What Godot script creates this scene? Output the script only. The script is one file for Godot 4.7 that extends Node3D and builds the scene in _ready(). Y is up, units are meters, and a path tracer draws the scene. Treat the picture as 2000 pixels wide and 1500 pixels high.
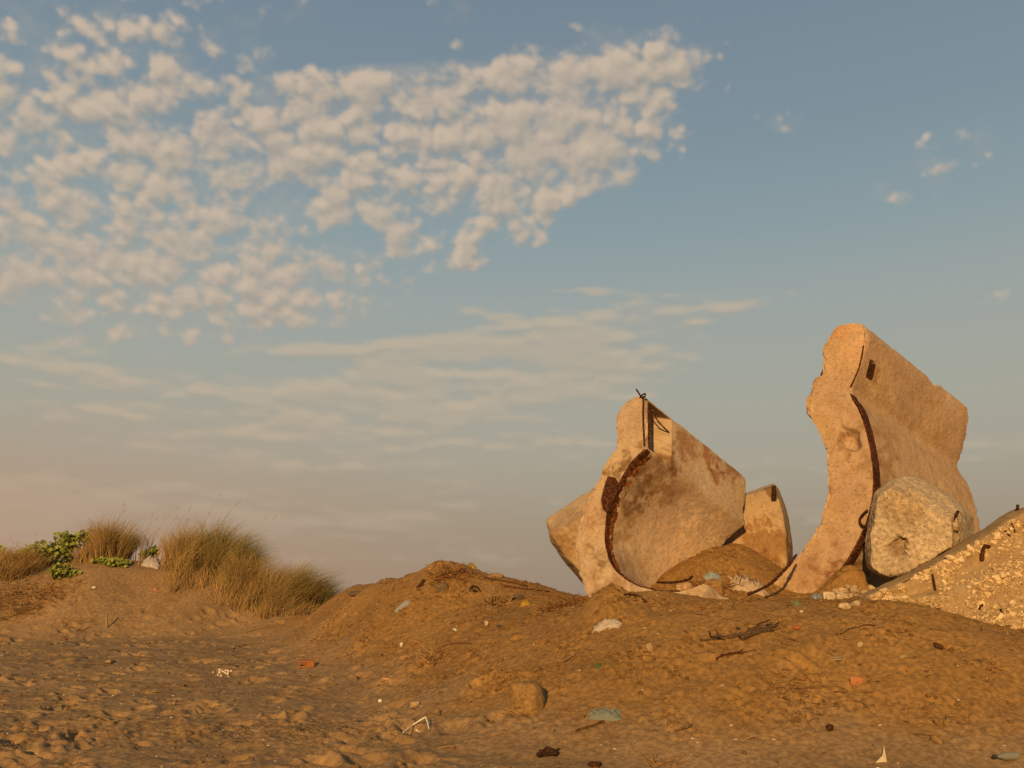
extends Node3D
# A beach at sunset: broken ring sections of concrete on a mound of dug sand, a grassy dune to the left.

const F := 1810.0                    # focal length in pixels of a 2000 x 1500 frame
const PITCH := 0.2253                # the camera looks up by 12.9 degrees
const EYE := Vector3(0, 1.6, 0)
const SUN_AZ := -15.0                # degrees left of straight behind the camera
const SUN_EL := 16.5

var cam_basis: Basis
var rng := RandomNumberGenerator.new()
var n_lo := FastNoiseLite.new()      # fbm, unit frequency
var n_hi := FastNoiseLite.new()
var n_cell := FastNoiseLite.new()
var n_rock := FastNoiseLite.new()
var taken := {}
var M := {}

# ---------------------------------------------------------------- meshes
class MB:
	var v := PackedVector3Array()
	var n := PackedVector3Array()
	var c := PackedColorArray()
	var ix := PackedInt32Array()

	# a sheet of nu x nv points (index j * nu + i); normals are turned away from «from»
	func grid(nu: int, nv: int, P: PackedVector3Array, C: PackedColorArray, from: Vector3) -> void:
		var N := PackedVector3Array()
		N.resize(P.size())
		var side := 0.0
		for j in nv:
			for i in nu:
				var a: Vector3 = P[j * nu + mini(i + 1, nu - 1)] - P[j * nu + maxi(i - 1, 0)]
				var b: Vector3 = P[mini(j + 1, nv - 1) * nu + i] - P[maxi(j - 1, 0) * nu + i]
				var m := a.cross(b)
				N[j * nu + i] = m.normalized()
				side += m.dot(P[j * nu + i] - from)
		var flip := side < 0.0
		if flip:
			for k in N.size():
				N[k] = -N[k]
		var o := v.size()
		v.append_array(P)
		n.append_array(N)
		c.append_array(C)
		var at := ix.size()
		ix.resize(at + (nu - 1) * (nv - 1) * 6)
		for j in nv - 1:
			for i in nu - 1:
				var p := o + j * nu + i
				var q := p + nu
				if flip:
					ix[at] = p; ix[at + 1] = p + 1; ix[at + 2] = q; ix[at + 3] = p + 1; ix[at + 4] = q + 1; ix[at + 5] = q
				else:
					ix[at] = p; ix[at + 1] = q; ix[at + 2] = p + 1; ix[at + 3] = p + 1; ix[at + 4] = q; ix[at + 5] = q + 1
				at += 6

	# a closed bar swept along points, round ends
	func tube(pts: PackedVector3Array, radii: PackedFloat32Array, sides: int, col: Color, flat := 1.0) -> void:
		var o := v.size()
		var np := pts.size()
		var up := Vector3(0.13, 0.95, 0.29)
		for k in np:
			var t := (pts[mini(k + 1, np - 1)] - pts[maxi(k - 1, 0)]).normalized()
			var a := t.cross(up).normalized() if absf(t.dot(up)) < 0.97 else t.cross(Vector3.RIGHT).normalized()
			var b := a.cross(t).normalized()
			for s in sides:
				var w := TAU * s / sides
				var dir := a * cos(w) + b * sin(w)
				v.append(pts[k] + (a * cos(w) + b * sin(w) * flat) * radii[k])
				n.append(dir)
				c.append(col)
		for k in np - 1:
			for s in sides:
				var p := o + k * sides + s
				var p2 := o + k * sides + (s + 1) % sides
				ix.append_array([p, p2, p + sides, p2, p2 + sides, p + sides])
		for e in 2:
			var k := 0 if e == 0 else np - 1
			var t := (pts[0] - pts[1]).normalized() if e == 0 else (pts[np - 1] - pts[np - 2]).normalized()
			var m := v.size()
			v.append(pts[k] + t * radii[k] * 0.25)
			n.append(t)
			c.append(col)
			for s in sides:
				var p := o + k * sides + s
				var p2 := o + k * sides + (s + 1) % sides
				if e == 0:
					ix.append_array([m, p2, p])
				else:
					ix.append_array([m, p, p2])

	# any triangles, corners sharp
	func tri(a: Vector3, b: Vector3, d: Vector3, col: Color) -> void:
		var m := (d - a).cross(b - a).normalized()
		var o := v.size()
		v.append_array([a, b, d])
		n.append_array([m, m, m])
		c.append_array([col, col, col])
		ix.append_array([o, o + 1, o + 2])

	func quad(a: Vector3, b: Vector3, d: Vector3, e: Vector3, col: Color) -> void:
		tri(a, b, d, col)
		tri(a, d, e, col)

	# a box from a corner frame; edges x, y, z right-handed
	func box(center: Vector3, b: Basis, size: Vector3, col: Color) -> void:
		for ax in 3:
			for s in [-1.0, 1.0]:
				var w: Vector3 = b[ax] * size[ax] * 0.5 * s
				var p: Vector3 = b[(ax + 1) % 3] * size[(ax + 1) % 3] * 0.5
				var q: Vector3 = b[(ax + 2) % 3] * size[(ax + 2) % 3] * 0.5 * s
				quad(center + w - p - q, center + w - p + q, center + w + p + q, center + w + p - q, col)

	# every triangle with corners of its own and a flat face
	func facet() -> void:
		var v2 := PackedVector3Array()
		var n2 := PackedVector3Array()
		var c2 := PackedColorArray()
		for k in range(0, ix.size(), 3):
			var m := (v[ix[k + 2]] - v[ix[k]]).cross(v[ix[k + 1]] - v[ix[k]]).normalized()
			for q in 3:
				v2.append(v[ix[k + q]])
				n2.append(m)
				c2.append(c[ix[k + q]])
		v = v2
		n = n2
		c = c2
		ix = PackedInt32Array(range(v.size()))

	func mesh(mat: Material) -> ArrayMesh:
		var a := []
		a.resize(Mesh.ARRAY_MAX)
		a[Mesh.ARRAY_VERTEX] = v
		a[Mesh.ARRAY_NORMAL] = n
		a[Mesh.ARRAY_COLOR] = c
		a[Mesh.ARRAY_INDEX] = ix
		var m := ArrayMesh.new()
		m.add_surface_from_arrays(Mesh.PRIMITIVE_TRIANGLES, a)
		m.surface_set_material(0, mat)
		return m


func numbered(called: String) -> String:
	taken[called] = taken.get(called, 0) + 1
	return called if taken[called] == 1 else "%s_%03d" % [called, taken[called] - 1]

const GROUPS := {
	"concrete_ring_section": "broken concrete ring sections on the mound", "concrete_boulder": "concrete boulders round the ring sections", "marram_grass": "tussocks of dune grass",
	"leafy_shrub": "leafy green shrubs on the dune", "dry_brush": "patches of dead brush on the dune", "straw_tuft": "tufts of dead straw on the mounds", "brick_shard": "brick shards lying on the sand",
	"pebble": "single pebbles on the sand", "stone": "stones on the mounds", "rubble_chunk": "chunks of rubble at the foot of the concrete", "litter_chip": "small bits of litter on the sand",
	"plastic_scrap": "scraps of plastic on the mounds", "plastic_bag": "torn plastic bags", "driftwood_log": "driftwood on the mound", "dark_root": "dark roots on the sand", "reed": "pale reeds on the beach", "cane": "canes along the middle mound's ridge",
}

func tag(o: Node, label: String, category: String, group := "", kind := "") -> Node:
	if label: o.set_meta("label", label)
	if category: o.set_meta("category", category)
	var kin: String = group if group else GROUPS.get(o.name.rstrip("0123456789").trim_suffix("_"), "") if category else ""
	if kin: o.set_meta("group", kin)
	if kind: o.set_meta("kind", kind)
	return o

func thing(called: String, label: String, category: String, at_: Vector3, group := "") -> Node3D:
	var o := Node3D.new()
	o.name = numbered(called)
	o.position = at_
	add_child(o, true)
	tag(o, label, category, group)
	return o

# one mesh as a part of «parent» (points are given in the world)
func part(called: String, mb: MB, mat: Material, parent: Node3D, kind := "") -> MeshInstance3D:
	var k := parent
	var off := Vector3.ZERO
	while k != self:
		off += k.position
		k = k.get_parent()
	for i in mb.v.size():
		mb.v[i] -= off
	var o := MeshInstance3D.new()
	o.name = numbered(called) if parent == self else called
	o.mesh = mb.mesh(mat)
	parent.add_child(o, true)
	if kind: o.set_meta("kind", kind)
	return o

# a thing that is one mesh, its origin at «at_»
func single(called: String, label: String, category: String, mb: MB, mat: Material, at_: Vector3, group := "") -> MeshInstance3D:
	for i in mb.v.size():
		mb.v[i] -= at_
	var o := MeshInstance3D.new()
	o.name = numbered(called)
	o.mesh = mb.mesh(mat)
	o.position = at_
	add_child(o, true)
	tag(o, label, category, group)
	return o

func ray(px: float, py: float) -> Vector3:
	return cam_basis * Vector3((px - 1000.0) / F, (750.0 - py) / F, -1.0)

# the point seen at that place of the frame, d metres ahead
func at(px: float, py: float, d: float) -> Vector3:
	var r := ray(px, py)
	return EYE + r * (d / -r.z)

func on_plane(px: float, py: float, p: Vector3, nrm: Vector3) -> Vector3:
	var r := ray(px, py)
	return EYE + r * (nrm.dot(p - EYE) / nrm.dot(r))

func srgb(l: Color) -> Color:
	return l.linear_to_srgb()

func sst(a: float, b: float, x: float) -> float:
	var t := clampf((x - a) / (b - a), 0.0, 1.0)
	return t * t * (3.0 - 2.0 * t)

func catmull(a: Array, t: float) -> Vector4:
	var k := clampi(int(t), 0, a.size() - 2)
	var f := t - k
	var p0: Vector4 = a[maxi(k - 1, 0)]
	var p1: Vector4 = a[k]
	var p2: Vector4 = a[k + 1]
	var p3: Vector4 = a[mini(k + 2, a.size() - 1)]
	return 0.5 * (2.0 * p1 + (p2 - p0) * f + (2.0 * p0 - 5.0 * p1 + 4.0 * p2 - p3) * f * f + (3.0 * p1 - p0 - 3.0 * p2 + p3) * f * f * f)

# ---------------------------------------------------------------- sky
var sky_lumps := []     # coverage: direction, half sizes in degrees, turn, strength
var n_puff := FastNoiseLite.new()
var n_puff2 := FastNoiseLite.new()
var n_puff3 := FastNoiseLite.new()
var n_wisp := FastNoiseLite.new()

func lump(px: float, py: float, rx: float, ry: float, turn: float, strength: float, flat := 0.0) -> void:
	var r := ray(px, py).normalized()
	sky_lumps.append([rad_to_deg(atan2(r.x, -r.z)), rad_to_deg(asin(r.y)), rx / 31.0, ry / 31.0, deg_to_rad(turn), strength, flat])

func sky_patch(c0: int, nc: int, r0: int, nr: int, w: int, h: int) -> Image:
	var rho := PackedFloat32Array(); rho.resize(nc * nr)
	var flat := PackedFloat32Array(); flat.resize(nc * nr)
	var dens := PackedFloat32Array(); dens.resize(nc * nr)
	for j in nr:
		var el := 90.0 - (r0 + j + 0.5) * 180.0 / h
		if el < -1.0:
			continue
		var ce := cos(deg_to_rad(el))
		var se := sin(deg_to_rad(el))
		for i in nc:
			var az := (c0 + i + 0.5) * 360.0 / w
			if az > 180.0: az -= 360.0
			var ra := deg_to_rad(az)
			var q := Vector3(sin(ra) * ce, se * 1.28, -cos(ra) * ce) * 57.3
			var inside := 0.0
			if absf(az) < 46.0 and el < 52.0:
				inside = (1.0 - sst(33.0, 46.0, absf(az))) * (1.0 - sst(38.0, 52.0, el))
			var cov := 0.0
			var fl := 0.0
			if inside > 0.0:
				for L in sky_lumps:
					var dx: float = az - L[0]
					var dy: float = el - L[1]
					if absf(dx) > 1.35 * (L[2] + L[3]) or absf(dy) > 1.35 * (L[2] + L[3]):
						continue
					var ct := cos(L[4])
					var sn := sin(L[4])
					var e: float = ((dx * ct + dy * sn) / L[2]) ** 2 + ((-dx * sn + dy * ct) / L[3]) ** 2
					if e < 1.6:
						var s: float = L[5] * (1.0 - (e / 1.6) ** 2)
						if L[6] > 0.0: fl = maxf(fl, s)
						else: cov = maxf(cov, s) + 0.25 * minf(cov, s)
			if inside < 1.0:
				var far := n_lo.get_noise_3d(q.x * 0.035, q.y * 0.05, q.z * 0.035 + 7.0)
				cov = lerpf(clampf(far * 1.5 + 0.32, 0.0, 0.85), cov, inside)
				fl = lerpf(clampf(far * 1.2, 0.0, 0.5) * (1.0 - sst(8.0, 26.0, el)), fl, inside)
			var k := j * nc + i
			if cov > 0.02:
				var wob := n_wisp.get_noise_3d(q.x * 0.55, q.y * 0.55, q.z * 0.55)
				var p := -n_puff.get_noise_3d(q.x + wob * 0.9, q.y + wob * 0.6, q.z) * 0.72 - n_puff2.get_noise_3d(q.x + wob * 0.4, q.y + wob * 0.3, q.z) * 0.28
				var big := -n_puff3.get_noise_3d(q.x + wob * 1.2, q.y + wob * 0.8, q.z)
				p = lerpf(p, 0.62 * big + 0.38 * p, sst(-0.25, 0.35, n_lo.get_noise_3d(q.x * 0.07, q.y * 0.09, q.z * 0.07)))
				# p is about 0.9 in the middle of a puff, 0 at its border
				var fine := n_wisp.get_noise_3d(q.x * 1.7, q.y * 1.7, q.z * 1.7)
				var d := 1.3 * minf(cov, 1.1) - 0.80 + 1.6 * (p - 0.56) + 0.24 * fine + 0.30 * wob
				dens[k] = d
				rho[k] = maxf(sst(0.0, 0.62, d), 0.3 * sst(0.6, 1.25, cov + 0.5 * wob))
			if fl > 0.02:
				var wq := n_wisp.get_noise_3d(q.x * 0.16, q.y * 0.75 + q.x * 0.05, q.z * 0.16)
				var wf := n_wisp.get_noise_3d(q.x * 0.8, q.y * 2.0, q.z * 0.8)
				var pf := -n_puff.get_noise_3d(q.x * 0.75 + wf * 0.6, q.y * 1.9 + wf * 0.3, q.z * 0.75)
				flat[k] = sst(0.0, 0.95, fl * 1.0 - 0.34 + 0.8 * wq + 0.22 * wf + 0.75 * (pf - 0.5))
	var bytes := PackedFloat32Array(); bytes.resize(nc * nr * 3)
	var up := maxi(1, int(0.55 * h / 180.0))
	var lf := maxi(1, int(0.35 * h / 180.0))
	for j in nr:
		var el := 90.0 - (r0 + j + 0.5) * 180.0 / h
		var base := sky_air(el)
		for i in nc:
			var az := (c0 + i + 0.5) * 360.0 / w
			if az > 180.0: az -= 360.0
			var k := j * nc + i
			var warm := (1.0 - sst(1.5, 14.0, el)) * (0.5 + 0.5 * cos(deg_to_rad(clampf((az + 38.0) * 3.6, -180.0, 180.0))))
			var air := base.lerp(Color(0.49, 0.30, 0.195), 0.6 * warm)
			var low := 1.0 - sst(4.0, 24.0, el)
			var a := rho[k]
			if flat[k] > 0.0:
				var above: float = flat[maxi(j - up, 0) * nc + i]
				var lit := clampf(0.5 + (flat[k] - above) * 1.1, 0.0, 1.0)
				var fc := Color(0.40, 0.355, 0.285).lerp(Color(0.53, 0.435, 0.32), lit * (1.0 - 0.5 * (1.0 - sst(2.0, 9.0, el))))
				fc = fc.lerp(Color(0.52, 0.34, 0.225), warm * 0.75)
				air = air.lerp(fc, flat[k] * lerpf(0.42, 0.74, sst(4.0, 11.0, el)))
			if a > 0.0:
				var above: float = dens[maxi(j - up, 0) * nc + maxi(i - lf, 0)]
				var lit := clampf(0.46 + (dens[k] - above) * 1.15, 0.0, 1.0)
				var cc := Color(0.38, 0.34, 0.285).lerp(Color(0.615, 0.485, 0.365), lit)
				cc = cc.lerp(Color(0.52, 0.37, 0.27), low * 0.45)
				air = air.lerp(cc, a * (0.88 - 0.25 * low))
			bytes[k * 3] = air.r
			bytes[k * 3 + 1] = air.g
			bytes[k * 3 + 2] = air.b
	return Image.create_from_data(nc, nr, false, Image.FORMAT_RGBF, bytes.to_byte_array())

const AIR_EL := [-2.0, 1.5, 4.0, 8.0, 12.0, 17.5, 22.0, 28.0, 36.0, 60.0, 90.0]
var air_col := []
func sky_air(el: float) -> Color:
	var k := 0
	while k < AIR_EL.size() - 2 and AIR_EL[k + 1] < el:
		k += 1
	var t := clampf((el - AIR_EL[k]) / (AIR_EL[k + 1] - AIR_EL[k]), 0.0, 1.0)
	var a: Color = air_col[k]
	return a.lerp(air_col[k + 1], t)

func make_sky() -> Sky:
	for c in [Color8(148, 131, 112), Color8(157, 139, 119), Color8(160, 147, 126), Color8(167, 161, 145), Color8(164, 165, 153), Color8(154, 163, 160), Color8(138, 156, 161), Color8(125, 144, 155), Color8(116, 134, 148), Color8(100, 121, 140), Color8(92, 113, 134)]:
		air_col.append(c.srgb_to_linear())
	for nn in [n_puff, n_puff2, n_puff3]:
		nn.noise_type = FastNoiseLite.TYPE_CELLULAR
		nn.cellular_distance_function = FastNoiseLite.DISTANCE_EUCLIDEAN
		nn.cellular_return_type = FastNoiseLite.RETURN_DISTANCE
		nn.fractal_type = FastNoiseLite.FRACTAL_NONE
	n_puff.seed = 5
	n_puff.frequency = 0.58
	n_puff3.seed = 15
	n_puff3.frequency = 0.36
	n_puff2.seed = 9
	n_puff2.frequency = 1.4
	n_wisp.seed = 3
	n_wisp.noise_type = FastNoiseLite.TYPE_SIMPLEX_SMOOTH
	n_wisp.frequency = 0.6
	n_wisp.fractal_octaves = 4
	# the flock of small clouds
	lump(890, 245, 410, 110, 4, 1.25); lump(1200, 215, 240, 150, 20, 0.82); lump(1270, 150, 110, 70, 20, 0.8); lump(1180, 320, 70, 50, 20, 0.62); lump(1085, 375, 60, 36, 0, 0.72); lump(1040, 450, 50, 36, 0, 0.74); lump(905, 505, 50, 34, 0, 0.72); lump(700, 240, 260, 90, 0, 1.1)
	lump(180, 110, 330, 130, 12, 0.8); lump(110, 260, 250, 100, 0, 0.95); lump(330, 200, 200, 110, 0, 0.7)
	lump(560, 370, 340, 85, 4, 0.9); lump(860, 400, 260, 95, 10, 0.72); lump(1060, 330, 190, 90, 20, 0.8); lump(1010, 440, 110, 55, 20, 0.66)
	lump(120, 430, 340, 100, 0, 0.9); lump(360, 540, 340, 100, 0, 0.86); lump(620, 560, 210, 90, 6, 0.8); lump(170, 610, 330, 70, 0, 0.75); lump(880, 480, 130, 60, 10, 0.68)
	lump(880, 15, 60, 40, 0, 0.75); lump(550, 130, 60, 40, 0, 0.66); lump(500, 5, 200, 40, 0, 0.5); lump(1120, 110, 110, 60, 0, 0.62); lump(950, 90, 140, 40, 0, 0.5)
	lump(1518, 232, 60, 28, -20, 0.8); lump(1800, 340, 130, 60, 25, 0.6); lump(1930, 575, 90, 26, -8, 0.74); lump(1880, 270, 80, 50, 0, 0.5); lump(1830, 612, 100, 24, 0, 0.5)
	# long flat banks lower down
	lump(1080, 655, 380, 40, 7, 1.15, 1.0); lump(1130, 600, 260, 30, 3, 0.62, 1.0); lump(640, 700, 190, 26, 2, 0.8, 1.0)
	lump(880, 765, 480, 80, 8, 1.15, 1.0); lump(1180, 720, 200, 46, 5, 0.8, 1.0); lump(620, 790, 330, 60, 0, 0.7, 1.0); lump(150, 770, 380, 80, -3, 0.72, 1.0)
	lump(760, 880, 420, 60, 2, 0.7, 1.0); lump(950, 960, 900, 46, 2, 0.45, 1.0); lump(150, 1000, 620, 70, -2, 1.0, 1.0); lump(1700, 905, 500, 24, 4, 0.62, 1.0)
	lump(560, 1060, 560, 40, -2, 0.62, 1.0); lump(1300, 1020, 400, 30, 0, 0.5, 1.0)
	var im := sky_patch(0, 1024, 0, 512, 1024, 512)
	im.resize(4096, 2048, Image.INTERPOLATE_CUBIC)
	var fine := sky_patch(-416, 832, 560, 500, 4096, 2048)
	im.blit_rect(fine, Rect2i(416, 0, 416, 500), Vector2i(0, 560))
	im.blit_rect(fine, Rect2i(0, 0, 416, 500), Vector2i(4096 - 416, 560))
	var pm := PanoramaSkyMaterial.new()
	pm.panorama = ImageTexture.create_from_image(im)
	var s := Sky.new()
	s.sky_material = pm
	return s

# ---------------------------------------------------------------- materials
func noise_tex(seed_: int, size: int, freq: float, octaves: int, lo: float, hi: float, kind := FastNoiseLite.TYPE_SIMPLEX_SMOOTH) -> Image:
	var nn := FastNoiseLite.new()
	nn.seed = seed_
	nn.noise_type = kind
	nn.frequency = freq
	nn.fractal_octaves = octaves
	nn.fractal_gain = 0.6
	var im := nn.get_seamless_image(size, size)
	im.convert(Image.FORMAT_L8)
	var d := im.get_data()
	for k in d.size():
		d[k] = int(clampf(lerpf(lo, hi, d[k] / 255.0), 0.0, 1.0) * 255.0)
	return Image.create_from_data(size, size, false, Image.FORMAT_L8, d)

func pits(im: Image, count: int, rmin: float, rmax: float, to: float, seed_: int) -> Image:
	var r := RandomNumberGenerator.new()
	r.seed = seed_
	var w := im.get_width()
	var d := im.get_data()
	for k in count:
		var cx := r.randf() * w
		var cy := r.randf() * w
		var rad := lerpf(rmin, rmax, pow(r.randf(), 3.0))
		var st := r.randf_range(0.3, 1.0)
		for y in range(int(cy - rad), int(cy + rad) + 1):
			for x in range(int(cx - rad), int(cx + rad) + 1):
				var e := 1.0 - Vector2(x - cx, y - cy).length_squared() / (rad * rad)
				if e > 0.0:
					var i := posmod(y, w) * w + posmod(x, w)
					d[i] = int(lerpf(d[i], to * 255.0, minf(1.0, e * 1.6) * st))
	return Image.create_from_data(w, w, false, Image.FORMAT_L8, d)

func tex(im: Image) -> ImageTexture:
	return ImageTexture.create_from_image(im)

func mat(rough: float, albedo: ImageTexture = null, bump: ImageTexture = null, cm := 0.0, scale := 1.0, tint := Color.WHITE) -> StandardMaterial3D:
	var m := StandardMaterial3D.new()
	m.vertex_color_use_as_albedo = true
	m.albedo_color = tint
	m.roughness = rough
	m.metallic_specular = 0.25
	if albedo:
		m.albedo_texture = albedo
	if bump:
		m.heightmap_enabled = true
		m.heightmap_texture = bump
		m.heightmap_scale = cm
	if albedo or bump:
		m.uv1_triplanar = true
		m.uv1_world_triplanar = true
		m.uv1_triplanar_sharpness = 6.0
		m.uv1_scale = Vector3.ONE * scale
	return m

func make_materials() -> void:
	var conc_a := tex(pits(pits(noise_tex(11, 512, 0.05, 5, 0.89, 1.05), 500, 1.0, 3.5, 0.55, 1), 300, 1.0, 3.5, 1.0, 2))
	var conc_h := tex(pits(noise_tex(12, 512, 0.03, 5, 0.25, 0.85), 900, 1.0, 5.0, 0.0, 3))
	var rough_a := tex(pits(pits(noise_tex(13, 512, 0.03, 5, 0.74, 1.1), 900, 2.0, 7.0, 1.0, 4), 500, 1.0, 5.0, 0.6, 5))
	var rough_h := tex(pits(pits(noise_tex(14, 512, 0.05, 5, 0.1, 0.8), 1200, 2.0, 9.0, 0.95, 4), 600, 1.0, 7.0, 0.0, 5))
	var sand_a := tex(pits(noise_tex(15, 512, 0.02, 6, 0.72, 1.08), 500, 0.7, 1.6, 0.55, 6))
	var sand_h := tex(noise_tex(16, 512, 0.06, 5, 0.0, 1.0))
	var rust_a := tex(noise_tex(17, 256, 0.04, 5, 0.25, 1.15))
	M.concrete = mat(0.92, conc_a, conc_h, 0.4, 0.55)
	M.rough = mat(0.95, rough_a, rough_h, 1.8, 0.7)
	M.sand = mat(0.97, sand_a, sand_h, 0.55, 1.1)
	M.clod = mat(0.97, sand_a, sand_h, 0.6, 2.2)
	M.rust = mat(0.85, rust_a, rust_a, 0.4, 1.6)
	M.stone = mat(0.8, rough_a, rough_h, 0.4, 3.0)
	M.plain = mat(0.75)
	M.wood = mat(0.85, rust_a, rust_a, 0.4, 4.0)
	M.grass = mat(0.7)
	M.grass.backlight_enabled = true
	M.grass.backlight = Color(0.5, 0.5, 0.5)
	M.leaf = mat(0.55)
	M.leaf.backlight_enabled = true
	M.leaf.backlight = Color(0.45, 0.45, 0.45)
	M.film = mat(0.3)
	M.film.backlight_enabled = true
	M.film.backlight = Color(0.6, 0.6, 0.6)
	M.gloss = mat(0.35)

# ---------------------------------------------------------------- the sand
func smin(a: float, b: float, k: float) -> float:
	var h := clampf(0.5 + 0.5 * (b - a) / k, 0.0, 1.0)
	return lerpf(b, a, h) - k * h * (1.0 - h)

func bump2(x: float, d: float, cx: float, cd: float, sx: float, sd: float) -> float:
	var e := ((x - cx) / sx) ** 2 + ((d - cd) / sd) ** 2
	return exp(-e) if e < 9.0 else 0.0

# how far up the dug mound, 0 at its foot, 1 on top
func mound_share(x: float, d: float) -> float:
	var xx := clampf(x, -14.0, 9.0)
	var s1 := (d - 9.7 + 0.15 * (xx + 0.5)) * 0.985
	var s2 := (d - 9.95 + 2.2 * (xx + 0.54)) * 0.414
	var s := smin(s1, s2, 1.4)
	var g := clampf((s + 0.3) / 4.0, 0.0, 1.0)
	g = lerpf(g, g * g * (3.0 - 2.0 * g), 0.7)
	return g * (1.0 - sst(20.5, 25.5, d + 0.25 * minf(xx, 0.0)))

func beach_height(d: float) -> float:
	return 0.72 * clampf((d - 8.0) / 16.0, 0.0, 1.0)

func dune_height(x: float, d: float) -> float:
	if x > -3.0 or d < 20.0:
		return 0.0
	var hgt := 1.85 * (1.0 - sst(-9.2, -3.6, x))
	var wob := 0.5 * sin(x * 0.9) + 0.3 * sin(x * 2.3 + 1.0)
	return hgt * sst(21.6, 26.3, d + wob * 0.6) * (1.0 - 0.8 * sst(28.5, 38.0, d))

func ground(x: float, d: float) -> float:
	var b := beach_height(d)
	var g := mound_share(x, d)
	var top := 1.53 - 0.34 * sst(5.0, 6.6, x) + 0.1 * sst(0.5, -1.5, x)
	var h := b + (top - b) * g + dune_height(x, d)
	h += 0.78 * bump2(x, d, -1.5, 18.6, 1.25, 1.5) + 0.22 * bump2(x, d, 0.3, 18.0, 0.9, 1.2)
	h += 0.55 * bump2(x, d, -2.9, 20.3, 1.0, 1.4)
	h += 0.13 * bump2(x, d, 2.1, 13.7, 0.6, 0.45)
	h += 0.34 * bump2(x, d, 1.33, 13.25, 0.38, 0.5)
	h += 0.6 * bump2(x, d, 5.35, 14.85, 0.45, 0.45)
	h += 0.5 * bump2(x, d, -3.8, 22.0, 0.9, 1.2)
	h += 0.5 * bump2(x, d, 3.1, 15.8, 1.1, 0.75)
	h += 1.0 * bump2(x, d, 3.95, 17.0, 1.15, 1.1)
	return h

const ROWS := 620
const COLS := 680
var xs := PackedFloat32Array()       # columns, as shares of the half width
var ds := PackedFloat32Array()       # rows, metres ahead
var hs := PackedFloat32Array()
var col0 := 0
var row0 := 0

func half_width(d: float) -> float:
	return 0.62 * maxf(d, 6.5) + 1.0

# the sand's height as built
func sand(x: float, d: float) -> float:
	var r := row0 + clampf(log(clampf(d, 6.6, 33.9) / 6.5) / log(34.0 / 6.5), 0.0, 1.0) * (ROWS - 1)
	var j := int(r)
	var h := [0.0, 0.0]
	for k in 2:
		var c := col0 + clampf((x / half_width(ds[j + k]) + 1.0) * 0.5, 0.0, 0.998) * (COLS - 1)
		var i := int(c)
		h[k] = lerpf(hs[(j + k) * xs.size() + i], hs[(j + k) * xs.size() + i + 1], c - i)
	return lerpf(h[0], h[1], r - j)

# where a line of sight meets the sand
func ground_at(px: float, py: float) -> Vector3:
	var r := ray(px, py)
	r /= -r.z
	var d := 7.0
	while d < 33.0:
		var p := EYE + r * d
		if p.y < sand(p.x, d):
			var lo := d - 0.1
			for k in 8:
				var m := (lo + d) * 0.5
				var q := EYE + r * m
				if q.y < sand(q.x, m): d = m
				else: lo = m
			p = EYE + r * d
			return Vector3(p.x, sand(p.x, d), -d)
		d += 0.1
	var p := EYE + r * 24.0
	return Vector3(p.x, sand(p.x, 24.0), -24.0)

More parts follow.
